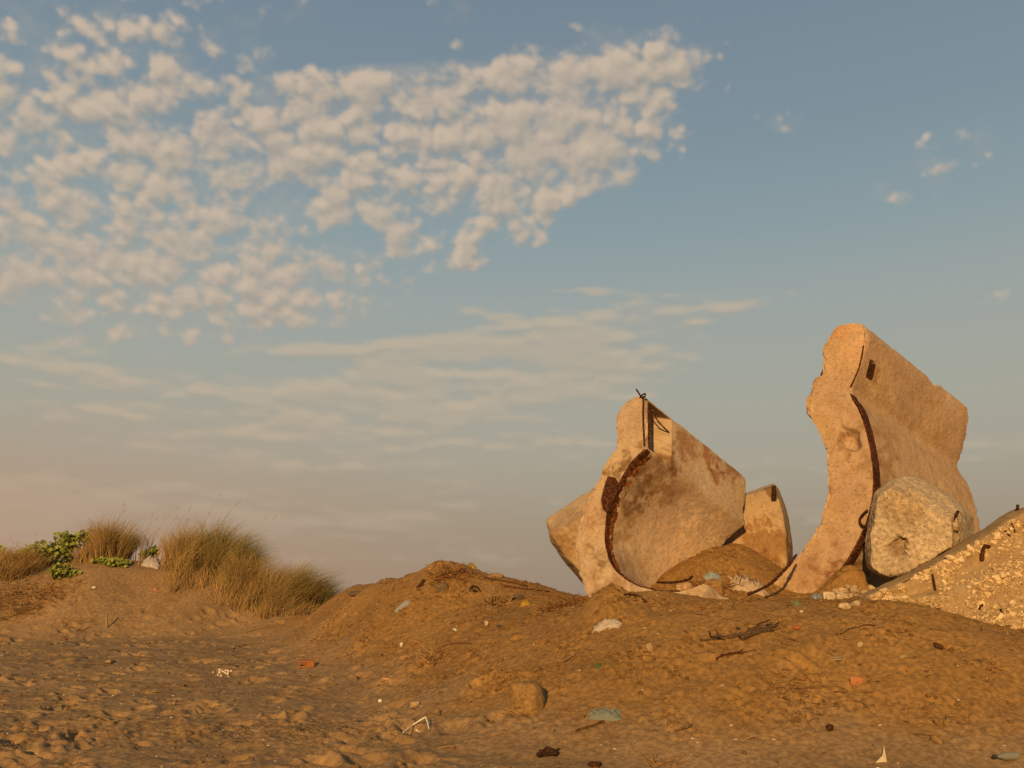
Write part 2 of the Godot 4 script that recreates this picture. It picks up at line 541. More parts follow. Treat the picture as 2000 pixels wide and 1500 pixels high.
func make_sand() -> void:
	for m in [-900.0, -300.0, -100.0, -30.0, -10.0, -4.0, -2.2, -1.5, -1.15]:
		xs.append(m)
	col0 = xs.size()
	for i in COLS:
		xs.append(-1.0 + 2.0 * i / (COLS - 1))
	for m in [1.15, 1.5, 2.2, 4.0, 10.0, 30.0, 100.0, 300.0, 900.0]:
		xs.append(m)
	for d in [-5000.0, -1500.0, -400.0, -100.0, -30.0, -10.0, -3.0, 0.0, 2.0, 3.5, 4.6, 5.4, 6.0, 6.3]:
		ds.append(d)
	row0 = ds.size()
	for j in ROWS:
		ds.append(6.5 * exp(log(34.0 / 6.5) * j / (ROWS - 1)))
	for d in [34.6, 36.0, 39.0, 44.0, 52.0, 70.0, 100.0, 160.0, 300.0, 700.0, 1800.0, 5000.0]:
		ds.append(d)
	var nc := xs.size()
	var nr := ds.size()
	hs.resize(nc * nr)
	var dug := PackedFloat32Array(); dug.resize(nc * nr)   # how freshly dug (darker, damp)
	for j in nr:
		var d := ds[j]
		var hw := half_width(d)
		var rough := d > 6.0 and d < 40.0
		for i in nc:
			var x := xs[i] * hw
			var h := ground(x, d)
			if rough and absf(xs[i]) < 1.2:
				var g := mound_share(x, d)
				var big := n_lo.get_noise_2d(x * 0.75, d * 0.75)
				var mid := n_lo.get_noise_2d(x * 2.6 + 40.0, d * 2.6)
				var fine := n_hi.get_noise_2d(x * 9.0, d * 9.0)
				var onb := 1.0 - sst(0.02, 0.2, g)
				var dn := sst(21.6, 23.5, d) * sst(-3.0, -5.0, x)
				var lumps := maxf(0.0, -n_cell.get_noise_2d(x * 8.0 + 2.0 * mid, d * 8.0) - 0.5) * sst(-0.15, 0.35, n_lo.get_noise_2d(x * 0.9 + 90.0, d * 0.9))
				h += onb * (1.0 - 0.5 * dn) * (1.0 - 0.65 * sst(-1.0, 1.5, x)) * (0.05 * big + 0.018 * mid + 0.005 * fine)
				h += (1.0 - onb) * (0.05 * big + 0.016 * mid + (0.004 + 0.022 * sst(-0.15, 0.4, n_lo.get_noise_2d(x * 0.9 + 90.0, d * 0.9))) * fine + 0.05 * lumps)
				# a churned band across the beach
				var band := exp(-((d - 11.3 - 0.12 * x + 0.6 * big) / 0.75) ** 2) * sst(0.0, -2.0, x + 0.2) * onb
				h += band * 0.022 * fine + band * 0.012 * mid
				dug[j * nc + i] = clampf(band * (0.35 + 0.9 * n_hi.get_noise_2d(x * 2.2, d * 3.0 + 50.0)), 0.0, 1.0)
			hs[j * nc + i] = h
	# footprints all over the beach
	rng.seed = 21
	for k in 1150:
		var d := 7.0 + 17.0 * pow(rng.randf(), 0.85)
		var x := rng.randf_range(-half_width(d), minf(half_width(d), 6.0))
		var g := mound_share(x, d)
		if g > 0.10 + 0.25 * rng.randf() or dune_height(x, d) > 0.9 or x > rng.randf_range(-1.5, 1.2):
			continue
		var len_ := rng.randf_range(0.13, 0.2)
		var wid := len_ * rng.randf_range(0.45, 0.75)
		var turn := rng.randf() * TAU
		var deep := rng.randf_range(0.03, 0.068)
		stamp(x, d, len_, wid, turn, deep)
	# deeper hollows in the trampled foreground
	for k in 55:
		var d := rng.randf_range(7.0, 12.5)
		var x := rng.randf_range(-half_width(d), -0.6)
		if mound_share(x, d) < 0.08:
			stamp(x, d, rng.randf_range(0.2, 0.34), rng.randf_range(0.12, 0.2), rng.randf() * TAU, rng.randf_range(0.03, 0.06))
	# ruts and slumps on the mound
	for k in 110:
		var d := rng.randf_range(9.5, 20.0)
		var x := rng.randf_range(-5.0, 7.5)
		var g := mound_share(x, d)
		if g < 0.15 or g > 0.97:
			continue
		stamp(x, d, rng.randf_range(0.08, 0.3), rng.randf_range(0.05, 0.12), rng.randf_range(-0.8, 0.8) + PI / 2, rng.randf_range(0.015, 0.05))
	var P := PackedVector3Array(); P.resize(nc * nr)
	var C := PackedColorArray(); C.resize(nc * nr)
	var beach_c := Color(0.335, 0.205, 0.09)
	var mound_c := Color(0.338, 0.180, 0.053)
	var damp_c := Color(0.165, 0.076, 0.018)
	for j in nr:
		var hw := half_width(ds[j])
		for i in nc:
			var x := xs[i] * hw
			P[j * nc + i] = Vector3(x, hs[j * nc + i], -ds[j])
			var g := sst(0.0, 0.35, mound_share(x, ds[j]) + 0.15 * n_lo.get_noise_2d(x * 0.8, ds[j] * 0.8))
			var cc := beach_c.lerp(mound_c, g)
			cc = cc.lerp(damp_c, 0.42 * dug[j * nc + i])
			var v := 1.0 + 0.22 * n_lo.get_noise_2d(x * 0.5 + 300.0, ds[j] * 0.5) + 0.16 * n_lo.get_noise_2d(x * 3.0, ds[j] * 3.0 + 80.0)
			C[j * nc + i] = Color(cc.r * v, cc.g * v, cc.b * v)
	var mb := MB.new()
	mb.grid(nc, nr, P, C, Vector3(0, -1000, 0))
	var o := part("ground", mb, M.sand, self)
	tag(o, "brown beach sand with footprints, rising into a dug mound and a dune", "", "", "structure")

func stamp(x: float, d: float, len_: float, wid: float, turn: float, deep: float) -> void:
	var reach := len_ * 1.9
	var nc := xs.size()
	var kk := (ROWS - 1) / log(34.0 / 6.5)
	var j0 := row0 + maxi(0, int(log(maxf(d - reach, 6.5) / 6.5) * kk))
	var j1 := row0 + mini(ROWS - 1, int(log(minf(d + reach, 34.0) / 6.5) * kk) + 1)
	var ct := cos(turn)
	var st := sin(turn)
	for j in range(j0, j1 + 1):
		var hw := half_width(ds[j])
		var i0 := col0 + maxi(0, int(((x - reach) / hw + 1.0) * 0.5 * (COLS - 1)))
		var i1 := col0 + mini(COLS - 1, int(((x + reach) / hw + 1.0) * 0.5 * (COLS - 1)) + 1)
		for i in range(i0, i1 + 1):
			var dx := xs[i] * hw - x
			var dy := ds[j] - d
			var u := (dx * ct + dy * st) / len_
			var v := (-dx * st + dy * ct) / wid
			var q := sqrt(u * u + v * v)
			if q < 2.0:
				var bowl := 1.0 - sst(0.35, 1.05, q)
				var rim := exp(-((q - 1.25) / 0.28) ** 2)
				hs[j * nc + i] += deep * (-bowl + 0.42 * rim * (0.7 + 0.5 * u))

# ---------------------------------------------------------------- concrete
class Prism:
	var pairs := []            # (outer x, outer y, inner x, inner y) of the end face, in frame pixels
	var p0: Vector3            # a point of the end face
	var nrm: Vector3           # its normal, towards the eye
	var axis: Vector3          # the way the section runs back
	var size := Vector3.ONE    # lengths along t, u, s in metres
	var rough := 0.02
	var chip := 0.10
	var chip_w := 0.07
	var holes := []            # [point, radius, depth, direction]
	var stains_and_light := []           # [point, radius, colour multiplier, strength]
	var base := Color(0.42, 0.26, 0.13)
	var cut := 0.0             # how much shorter the section is towards its foot
	var pocket_shade := Color(1, 1, 1)  # painted shade: multiplies the colour inside a pocket, white leaves it unshaded
	var grooves := 0.0
	var pocket := []           # [t0, t1, s0, s1, depth] in the inner wall

var wear := 0.0
var hollow := 0.0  # mask of the pocket, where its shade is painted

func prism_point(b: Prism, t: float, u: float, s: float) -> Vector3:
	var q := catmull(b.pairs, t * (b.pairs.size() - 1))
	var o := on_plane(q.x, q.y, b.p0, b.nrm)
	var i := on_plane(q.z, q.w, b.p0, b.nrm)
	return o.lerp(i, u) + b.axis * s * (1.0 - b.cut * sst(0.0, 0.5, t))

func prism_surface(b: Prism, t: float, u: float, s: float, which: int) -> Vector3:
	var p := prism_point(b, t, u, s)
	var e := [minf(u, 1.0 - u) * b.size.y, minf(s, 1.0 - s) * b.size.z, minf(t, 1.0 - t) * b.size.x]
	e.sort()
	var k := maxf(0.0, n_rock.get_noise_3d(p.x * 1.1, p.y * 1.1, p.z * 1.1) * 0.8 + n_rock.get_noise_3d(p.x * 4.0, p.y * 4.0, p.z * 4.0) * 0.6 + n_rock.get_noise_3d(p.x * 11.0, p.y * 11.0, p.z * 11.0) * 0.3 + 0.12)
	var pull := (0.014 + b.chip * k) * exp(-(e[1] / (b.chip_w * (0.4 + k))) ** 2)
	var mid := prism_point(b, clampf(t, 0.06, 0.94), 0.5, clampf(s, 0.12, 0.88))
	var inward := (mid - p).normalized()
	p += inward * pull
	hollow = 0.0
	wear = clampf(pull * 14.0, 0.0, 1.0)
	var out := -inward
	match which:
		0: out = b.nrm
		1, 2: out = (prism_point(b, t, 1.0, s) - prism_point(b, t, 0.0, s)).normalized() * (1.0 if which == 1 else -1.0)
	p += out * b.rough * (n_rock.get_noise_3d(p.x * 1.7, p.y * 1.7, p.z * 1.7) + 0.35 * n_rock.get_noise_3d(p.x * 8.0, p.y * 8.0, p.z * 8.0))
	if which == 0 and b.grooves > 0.0:
		p += out * 0.035 * sin(u * b.grooves * TAU + 1.5 * n_rock.get_noise_3d(p.x * 0.8, p.y * 0.8, p.z * 0.8))
	for h in b.holes:
		var q: float = p.distance_to(h[0]) / h[1]
		q += 0.35 * n_rock.get_noise_3d(p.x * 5.0, p.y * 5.0, p.z * 5.0 + 9.0)
		if q < 1.0:
			p += h[3] * h[2] * (1.0 - sst(h[4], 1.0, q))
	if which == 1:
		for k2 in b.pocket:
			var w := 0.004
			var sh: float = sst(k2[0] - w, k2[0] + w, t) * (1.0 - sst(k2[1] - w, k2[1] + w, t)) * sst(k2[2] - k2[5], k2[2] + k2[5], s) * (1.0 - sst(k2[3] - k2[5], k2[3] + k2[5], s))
			p -= out * k2[4] * sh
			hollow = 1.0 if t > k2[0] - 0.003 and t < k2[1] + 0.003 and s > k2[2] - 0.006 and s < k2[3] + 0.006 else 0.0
	return p

func prism_color(b: Prism, p: Vector3) -> Color:
	var m := n_rock.get_noise_3d(p.x * 0.8, p.y * 0.8, p.z * 0.8 + 30.0)
	var f := n_rock.get_noise_3d(p.x * 3.5, p.y * 3.5, p.z * 3.5 + 60.0)
	var v := 1.0 + 0.12 * m + 0.12 * f
	var c := Color(b.base.r * v, b.base.g * v * (1.0 + 0.05 * f), b.base.b * v * (1.0 + 0.14 * f - 0.1 * m))
	var sp := n_rock.get_noise_3d(p.x * 19.0, p.y * 19.0, p.z * 19.0)
	c = c * (1.0 + wear * (0.28 + 0.5 * sp))
	if sp > 0.33:
		c = c * 0.78
	var ht := Color.WHITE.lerp(b.pocket_shade, sst(0.02, 0.3, hollow))
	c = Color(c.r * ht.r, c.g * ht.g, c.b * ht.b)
	var run := n_rock.get_noise_3d(p.x * 5.0, p.y * 0.7, p.z * 5.0 + 90.0)
	c = c * (1.0 + 0.09 * run)
	for s in b.stains_and_light:
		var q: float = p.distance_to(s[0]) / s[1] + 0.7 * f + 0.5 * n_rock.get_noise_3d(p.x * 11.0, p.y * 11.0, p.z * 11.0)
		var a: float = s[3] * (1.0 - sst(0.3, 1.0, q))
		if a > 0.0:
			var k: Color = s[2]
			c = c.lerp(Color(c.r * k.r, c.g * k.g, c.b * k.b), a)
	return c

func prism_sheet(mb: MB, b: Prism, which: int, na: int, nb: int) -> void:
	var P := PackedVector3Array(); P.resize(na * nb)
	var C := PackedColorArray(); C.resize(na * nb)
	for j in nb:
		for i in na:
			var a := float(i) / (na - 1)
			var e := float(j) / (nb - 1)
			# closer together near the edges, where the chips are
			var ac := a + 0.35 * (a - sst(0.0, 1.0, a)) * 0.0
			var p: Vector3
			match which:
				0: p = prism_surface(b, e, ac, 0.0, 0)
				1: p = prism_surface(b, e, 1.0, ac, 1)
				2: p = prism_surface(b, e, 0.0, ac, 2)
				3: p = prism_surface(b, e, ac, 1.0, 3)
				4: p = prism_surface(b, 0.0, e, ac, 4)
				5: p = prism_surface(b, 1.0, e, ac, 5)
			P[j * na + i] = p
			C[j * na + i] = prism_color(b, p)
	var from: Vector3
	match which:
		0: from = b.p0 - b.nrm * 50.0
		3: from = b.p0 + b.nrm * 50.0
		1: from = Vector3.INF
		2: from = Vector3.INF
		_: from = prism_point(b, 0.5, 0.5, 0.5)
	if from == Vector3.INF:
		# walls that curve: judge by the sheet's own inside
		var mid := prism_point(b, 0.5, 0.5, 0.5)
		var edge := prism_point(b, 0.5, 1.0 if which == 1 else 0.0, 0.5)
		var sheet := MB.new()
		sheet.grid(na, nb, P, C, Vector3.ZERO)
		var k := (nb / 2) * na + na / 2
		if sheet.n[k].dot(edge - mid) < 0.0:
			from = Vector3.INF
			for q in sheet.n.size():
				sheet.n[q] = -sheet.n[q]
			for q in range(0, sheet.ix.size(), 3):
				var s := sheet.ix[q + 1]
				sheet.ix[q + 1] = sheet.ix[q + 2]
				sheet.ix[q + 2] = s
		var o := mb.v.size()
		mb.v.append_array(sheet.v)
		mb.n.append_array(sheet.n)
		mb.c.append_array(sheet.c)
		for q in sheet.ix:
			mb.ix.append(q + o)
	else:
		mb.grid(na, nb, P, C, from)

func prism_mesh(b: Prism, nt: int, nu: int, ns: int) -> MB:
	var mb := MB.new()
	b.size = Vector3(prism_point(b, 0, 0.5, 0).distance_to(prism_point(b, 0.5, 0.5, 0)) * 2.2, prism_point(b, 0.3, 0, 0).distance_to(prism_point(b, 0.3, 1, 0)), b.axis.length())
	prism_sheet(mb, b, 0, nu, nt)
	prism_sheet(mb, b, 1, ns, nt)
	prism_sheet(mb, b, 2, ns / 3, nt / 2)
	prism_sheet(mb, b, 3, nu / 2, nt / 2)
	prism_sheet(mb, b, 4, ns, nu)
	prism_sheet(mb, b, 5, ns / 3, nu / 2)
	return mb

# a flat bar that follows the inner edge of the end face
func rim_mesh(b: Prism, t0: float, t1: float, u0: float, ue: float, u1: float, s0: float, s1: float, steps: int, col: Color, ragged: float) -> MB:
	var mb := MB.new()
	for side in 4:
		var P := PackedVector3Array()
		var C := PackedColorArray()
		for k in steps + 1:
			var t := lerpf(t0, t1, float(k) / steps)
			var ul := lerpf(u0, ue, sst(0.25, 0.5, float(k) / steps))
			var ring := [[ul, s0], [u1, s0], [u1, s1], [ul, s1]]
			for m in 4:
				var f := m / 3.0
				var a: Array = ring[side]
				var e: Array = ring[(side + 1) % 4]
				var p := prism_point(b, t, lerpf(a[0], e[0], f), lerpf(a[1], e[1], f))
				var j := Vector3(n_hi.get_noise_3d(p.x * 6.0, p.y * 6.0, p.z * 6.0), n_hi.get_noise_3d(p.x * 6.0 + 50.0, p.y * 6.0, p.z * 6.0), n_hi.get_noise_3d(p.x * 6.0, p.y * 6.0 + 50.0, p.z * 6.0)) * ragged
				P.append(p + j)
				var v := 1.0 + 0.8 * n_hi.get_noise_3d(p.x * 4.0, p.y * 4.0, p.z * 4.0 + 20.0)
				C.append(Color(col.r * v, col.g * v, col.b * v))
		mb.grid(4, steps + 1, P, C, prism_point(b, (t0 + t1) / 2, (u0 + u1) / 2, (s0 + s1) / 2))
	return mb

# stones and blocks: the space inside a few planes, edges worn, sides uneven
func rock_mesh(mb: MB, center: Vector3, planes: Array, res: int, sharp: float, amp: float, freq: float, col: Color, seed_: float, stains_and_light := []) -> void:
	var o := mb.v.size()
	var nu := res * 2
	var pts := PackedVector3Array()
	for j in res + 1:
		var th := PI * j / res
		for i in (nu if j > 0 and j < res else 1):
			var ph := TAU * i / nu
			var dir := Vector3(sin(th) * cos(ph), cos(th), sin(th) * sin(ph))
			var sum := 0.0
			for pl in planes:
				var k: float = dir.dot(pl[0]) / pl[1]
				if k > 0.0:
					sum += pow(k, sharp)
			var r := pow(sum, -1.0 / sharp)
			var p := center + dir * r
			var nz := n_rock.get_noise_3d(p.x * freq + seed_, p.y * freq, p.z * freq) + 0.45 * n_rock.get_noise_3d(p.x * freq * 3.1 + seed_, p.y * freq * 3.1, p.z * freq * 3.1) + 0.25 * n_rock.get_noise_3d(p.x * freq * 8.0, p.y * freq * 8.0 + seed_, p.z * freq * 8.0)
			p += dir * nz * amp
			pts.append(p)
			var v := 1.0 + 0.25 * n_rock.get_noise_3d(p.x * freq * 0.7, p.y * freq * 0.7 + seed_, p.z * freq * 0.7) + 0.2 * n_rock.get_noise_3d(p.x * freq * 5.0, p.y * freq * 5.0 + seed_, p.z * freq * 5.0)
			var c := Color(col.r * v, col.g * v, col.b * v)
			for s in stains_and_light:
				var q: float = p.distance_to(s[0]) / s[1] + 0.5 * n_rock.get_noise_3d(p.x * 4.0, p.y * 4.0, p.z * 4.0) + 0.3 * n_rock.get_noise_3d(p.x * 14.0, p.y * 14.0, p.z * 14.0)
				var kk: Color = s[2]
				c = c.lerp(Color(c.r * kk.r, c.g * kk.g, c.b * kk.b), s[3] * (1.0 - sst(0.6, 1.0, q)))
				if s.size() > 4:
					pts[-1] -= dir * s[4] * (1.0 - sst(0.3, 1.0, q))
			mb.c.append(c)
	var N := PackedVector3Array()
	N.resize(pts.size())
	var at_ := func(j: int, i: int) -> int:
		return 0 if j == 0 else (1 + (res - 1) * nu if j == res else 1 + (j - 1) * nu + i % nu)
	for j in res:
		for i in nu:
			var a: int = at_.call(j, i)
			var b: int = at_.call(j, i + 1)
			var c: int = at_.call(j + 1, i)
			var d: int = at_.call(j + 1, i + 1)
			for t in [[a, b, c], [b, d, c]]:
				if t[0] == t[1] or t[1] == t[2] or t[0] == t[2]:
					continue
				var m: Vector3 = (pts[t[2]] - pts[t[0]]).cross(pts[t[1]] - pts[t[0]])
				var tt: Array = t
				if m.dot(pts[t[0]] - center) < 0.0:
					m = -m
					tt = [t[0], t[2], t[1]]
				for q in 3:
					N[t[q]] += m
					mb.ix.append(o + tt[q])
	for k in N.size():
		N[k] = N[k].normalized()
	mb.v.append_array(pts)
	mb.n.append_array(N)

# planes that give a rock this outline as seen from the camera, and its centre
func outline_planes(out: Array, d: float, tilt: float) -> Array:
	var pts := []
	var mid := Vector3.ZERO
	for k in range(0, out.size(), 2):
		pts.append(at(out[k], out[k + 1], d))
		mid += pts[-1]
	mid /= pts.size()
	var planes := []
	var to_eye := (EYE - mid).normalized()
	for k in pts.size():
		var a: Vector3 = pts[k]
		var b: Vector3 = pts[(k + 1) % pts.size()]
		var m := (b - a).cross(to_eye).normalized()
		if m.dot(a - mid) < 0.0:
			m = -m
		m = (m + to_eye * tilt).normalized()
		planes.append([m, maxf(0.02, m.dot((a + b) * 0.5 - mid))])
	return [mid, planes, to_eye]

func small_rock(mb: MB, center: Vector3, half: Vector3, turn: float, res: int, col: Color, r: RandomNumberGenerator) -> void:
	var planes := []
	for k in 11:
		var m := Vector3(r.randfn(), r.randfn(), r.randfn()).normalized()
		planes.append([m, r.randf_range(0.72, 1.0)])
	for s in [-1.0, 1.0]:
		planes.append([Vector3(s, 0, 0), 1.0]); planes.append([Vector3(0, s, 0), 1.0]); planes.append([Vector3(0, 0, s), 1.0])
	var o := mb.v.size()
	var k0 := MB.new()
	rock_mesh(k0, Vector3.ZERO, planes, res, 7.0 if res > 20 else 12.0, 0.045, 1.9, col, r.randf() * 100.0)
	var b := Basis(Vector3.UP, turn)
	for i in k0.v.size():
		mb.v.append(center + b * (k0.v[i] * half))
		mb.n.append((b * (k0.n[i] / half)).normalized())
	mb.c.append_array(k0.c)
	for i in k0.ix:
		mb.ix.append(i + o)

func rod(mb: MB, pts: Array, r: float, col: Color, sides := 7, wob := 0.0) -> void:
	var c := Curve3D.new()
	for k in pts.size():
		var p: Vector3 = pts[k]
		var before: Vector3 = pts[maxi(k - 1, 0)]
		var after: Vector3 = pts[mini(k + 1, pts.size() - 1)]
		var t := (after - before) / 6.0
		c.add_point(p, -t, t)
	var n := maxi(4, int(c.get_baked_length() / maxf(r * 3.0, 0.02)))
	n = mini(n, 60)
	var P := PackedVector3Array()
	var R := PackedFloat32Array()
	for k in n + 1:
		var p := c.sample_baked(c.get_baked_length() * k / n)
		P.append(p)
		R.append(r * (1.0 + wob * n_hi.get_noise_3d(p.x * 9.0, p.y * 9.0, p.z * 9.0)))
	mb.tube(P, R, sides, col)

const RUST := Color(0.13, 0.045, 0.018)
const RUST_ORANGE := Color(0.30, 0.095, 0.02)

func block_left() -> void:
	var b := Prism.new()
	var raw := [700,108,742,112, 640,135,743,150, 585,190,741,220, 557,240,741,290, 555,330,743,380, 557,400,747,440, 546,465,764,470, 500,532,690,545, 455,605,622,645, 405,690,566,765, 350,800,522,865, 318,905,497,965, 296,1005,490,1065, 285,1100,500,1150, 290,1200,530,1232, 308,1300,590,1302, 345,1410,680,1362, 430,1530,775,1392, 600,1650,900,1412, 850,1700,1030,1400, 1100,1680,1150,1350]
	for k in range(0, raw.size(), 4):
		b.pairs.append(Vector4(1040 + raw[k] / 3.41, 740 + raw[k + 1] / 3.41, 1040 + raw[k + 2] / 3.41, 740 + raw[k + 3] / 3.41))
	b.p0 = at(1257, 773, 15.0)
	b.nrm = Vector3(-0.56, 0.2, 0.80).normalized()
	b.axis = at(1457, 934, 16.75) - b.p0
	b.rough = 0.012
	b.chip = 0.07
	b.cut = 0.10
	b.base = Color(0.43, 0.305, 0.185)
	b.pocket = [[0.03, 0.262, 0.05, 0.235, 0.34, 0.012]]
	var inner := func(t: float, s: float) -> Vector3: return prism_point(b, t, 1.0, s)
	# mould at the top of the channel, rust on the flange, grey at the bottom
	b.stains_and_light = [
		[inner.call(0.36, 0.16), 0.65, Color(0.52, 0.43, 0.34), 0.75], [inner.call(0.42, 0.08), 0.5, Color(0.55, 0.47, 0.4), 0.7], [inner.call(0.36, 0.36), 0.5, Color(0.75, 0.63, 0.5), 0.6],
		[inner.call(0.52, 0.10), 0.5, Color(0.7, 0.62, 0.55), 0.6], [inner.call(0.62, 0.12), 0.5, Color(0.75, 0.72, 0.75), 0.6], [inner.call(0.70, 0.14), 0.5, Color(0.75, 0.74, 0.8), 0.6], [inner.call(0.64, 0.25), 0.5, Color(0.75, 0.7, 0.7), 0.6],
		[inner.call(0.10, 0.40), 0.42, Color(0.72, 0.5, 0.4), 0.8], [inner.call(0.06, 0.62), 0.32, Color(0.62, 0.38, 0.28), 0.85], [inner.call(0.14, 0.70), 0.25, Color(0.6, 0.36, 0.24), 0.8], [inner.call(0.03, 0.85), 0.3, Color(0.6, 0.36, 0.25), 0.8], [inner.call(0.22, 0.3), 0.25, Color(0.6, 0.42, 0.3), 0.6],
		[inner.call(0.2, 0.6), 0.9, Color(1.12, 1.16, 1.3), 0.9], [inner.call(0.55, 0.55), 1.1, Color(1.26, 1.24, 1.2), 0.95], [inner.call(0.45, 0.75), 0.7, Color(1.2, 1.18, 1.12), 0.9], [prism_point(b, 0.55, 0.5, 0.0), 0.5, Color(1.1, 1.05, 1.0), 0.7], [prism_point(b, 0.8, 0.5, 0.0), 0.4, Color(0.75, 0.68, 0.6), 0.7],  # pale channel spots paint brighter light on its right part into the colour
	]
	b.holes = [[prism_point(b, 0.66, 0.42, 0.0), 0.09, 0.07, -b.nrm, 0.2], [prism_point(b, 0.72, 0.55, 0.0), 0.07, 0.06, -b.nrm, 0.2], [prism_point(b, 0.43, 0.2, 0.0), 0.22, 0.08, -b.nrm, 0.3]]
	var t := thing("concrete_ring_section", "broken concrete ring section with hollow side to the right and rusty inner rim", "concrete block", at(1190, 1160, 14.6))
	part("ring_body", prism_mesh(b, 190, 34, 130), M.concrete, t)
	part("steel_rim", rim_mesh(b, 0.30, 0.93, 0.90, 0.972, 1.006, -0.004, 0.03, 150, RUST, 0.007), M.rust, t)
	part("rusted_lip", rim_mesh(b, 0.31, 0.84, 0.99, 0.995, 1.01, 0.028, 0.06, 150, RUST_ORANGE, 0.022), M.rust, t)
	# the rusted plate let into the face
	var mb := MB.new()
	var outl := [[455, 815], [470, 740], [500, 650], [545, 655], [575, 700], [560, 760], [520, 850], [497, 890], [470, 870]]
	var front := []
	var back := []
	var mid := Vector3.ZERO
	for q in outl:
		var p := on_plane(1040 + q[0] / 3.41, 740 + q[1] / 3.41, b.p0 + b.nrm * 0.035, b.nrm)
		front.append(p)
		back.append(p - b.nrm * 0.1)
		mid += p / outl.size()
	for k in front.size():
		var e := (k + 1) % front.size()
		mb.tri(mid, front[e], front[k], RUST)
		mb.quad(front[k], front[e], back[e], back[k], RUST * 0.9)
	for k in range(0, mb.ix.size(), 3):
		var m := (mb.v[mb.ix[k + 2]] - mb.v[mb.ix[k]]).cross(mb.v[mb.ix[k + 1]] - mb.v[mb.ix[k]])
		var cen := (mb.v[mb.ix[k]] + mb.v[mb.ix[k + 1]] + mb.v[mb.ix[k + 2]]) / 3.0
		if m.dot(cen - (mid - b.nrm * 0.05)) < 0.0:
			var s := mb.ix[k + 1]; mb.ix[k + 1] = mb.ix[k + 2]; mb.ix[k + 2] = s
			for q in 3: mb.n[mb.ix[k + q]] = -mb.n[mb.ix[k + q]]
	part("rust_plate", mb, M.rust, t)
	# bars along the pocket's edges
	for q in [[0.035, 0.26, 0.985, -0.004], [0.03, 0.25, 1.0, 0.045]]:
		var bar := MB.new()
		rod(bar, [prism_point(b, q[0], q[2], q[3]), prism_point(b, (q[0] + q[1]) / 2, q[2] + 0.01, q[3]), prism_point(b, q[1], q[2], q[3])], 0.015, RUST, 6, 0.3)
		part("edge_bar", bar, M.rust, t)
	var brace := MB.new()
	rod(brace, [prism_point(b, 0.055, 0.98, 0.05), prism_point(b, 0.09, 0.97, 0.14), prism_point(b, 0.10, 0.96, 0.24)], 0.012, RUST, 6, 0.3)
	part("edge_bar", brace, M.rust, t)
	# the hooked wire on top
	var wire := MB.new()
	var top := at(1250, 781, 15.05)
	var sc := 15.05 / F
	var wp := []
	for q in [[-3, 3], [-1, -2], [3, -8], [8, -9], [9, -4], [4, -2], [1, -8], [-2, -16], [-5, -24]]:
		wp.append(top + Vector3(q[0] * sc, -q[1] * sc, 0.02 * q[0]))
	rod(wire, wp, 0.014, RUST * 0.6, 6)
	part("rebar_hook", wire, M.rust, t)
	# bent bar and chunks at the channel's mouth
	var bar2 := MB.new()
	rod(bar2, [at(1284, 1137, 14.2), at(1312, 1138, 14.0), at(1345, 1132, 14.0), at(1352, 1126, 14.1)], 0.02, RUST * 0.8, 6, 0.5)
	part("bent_rebar", bar2, M.rust, t)

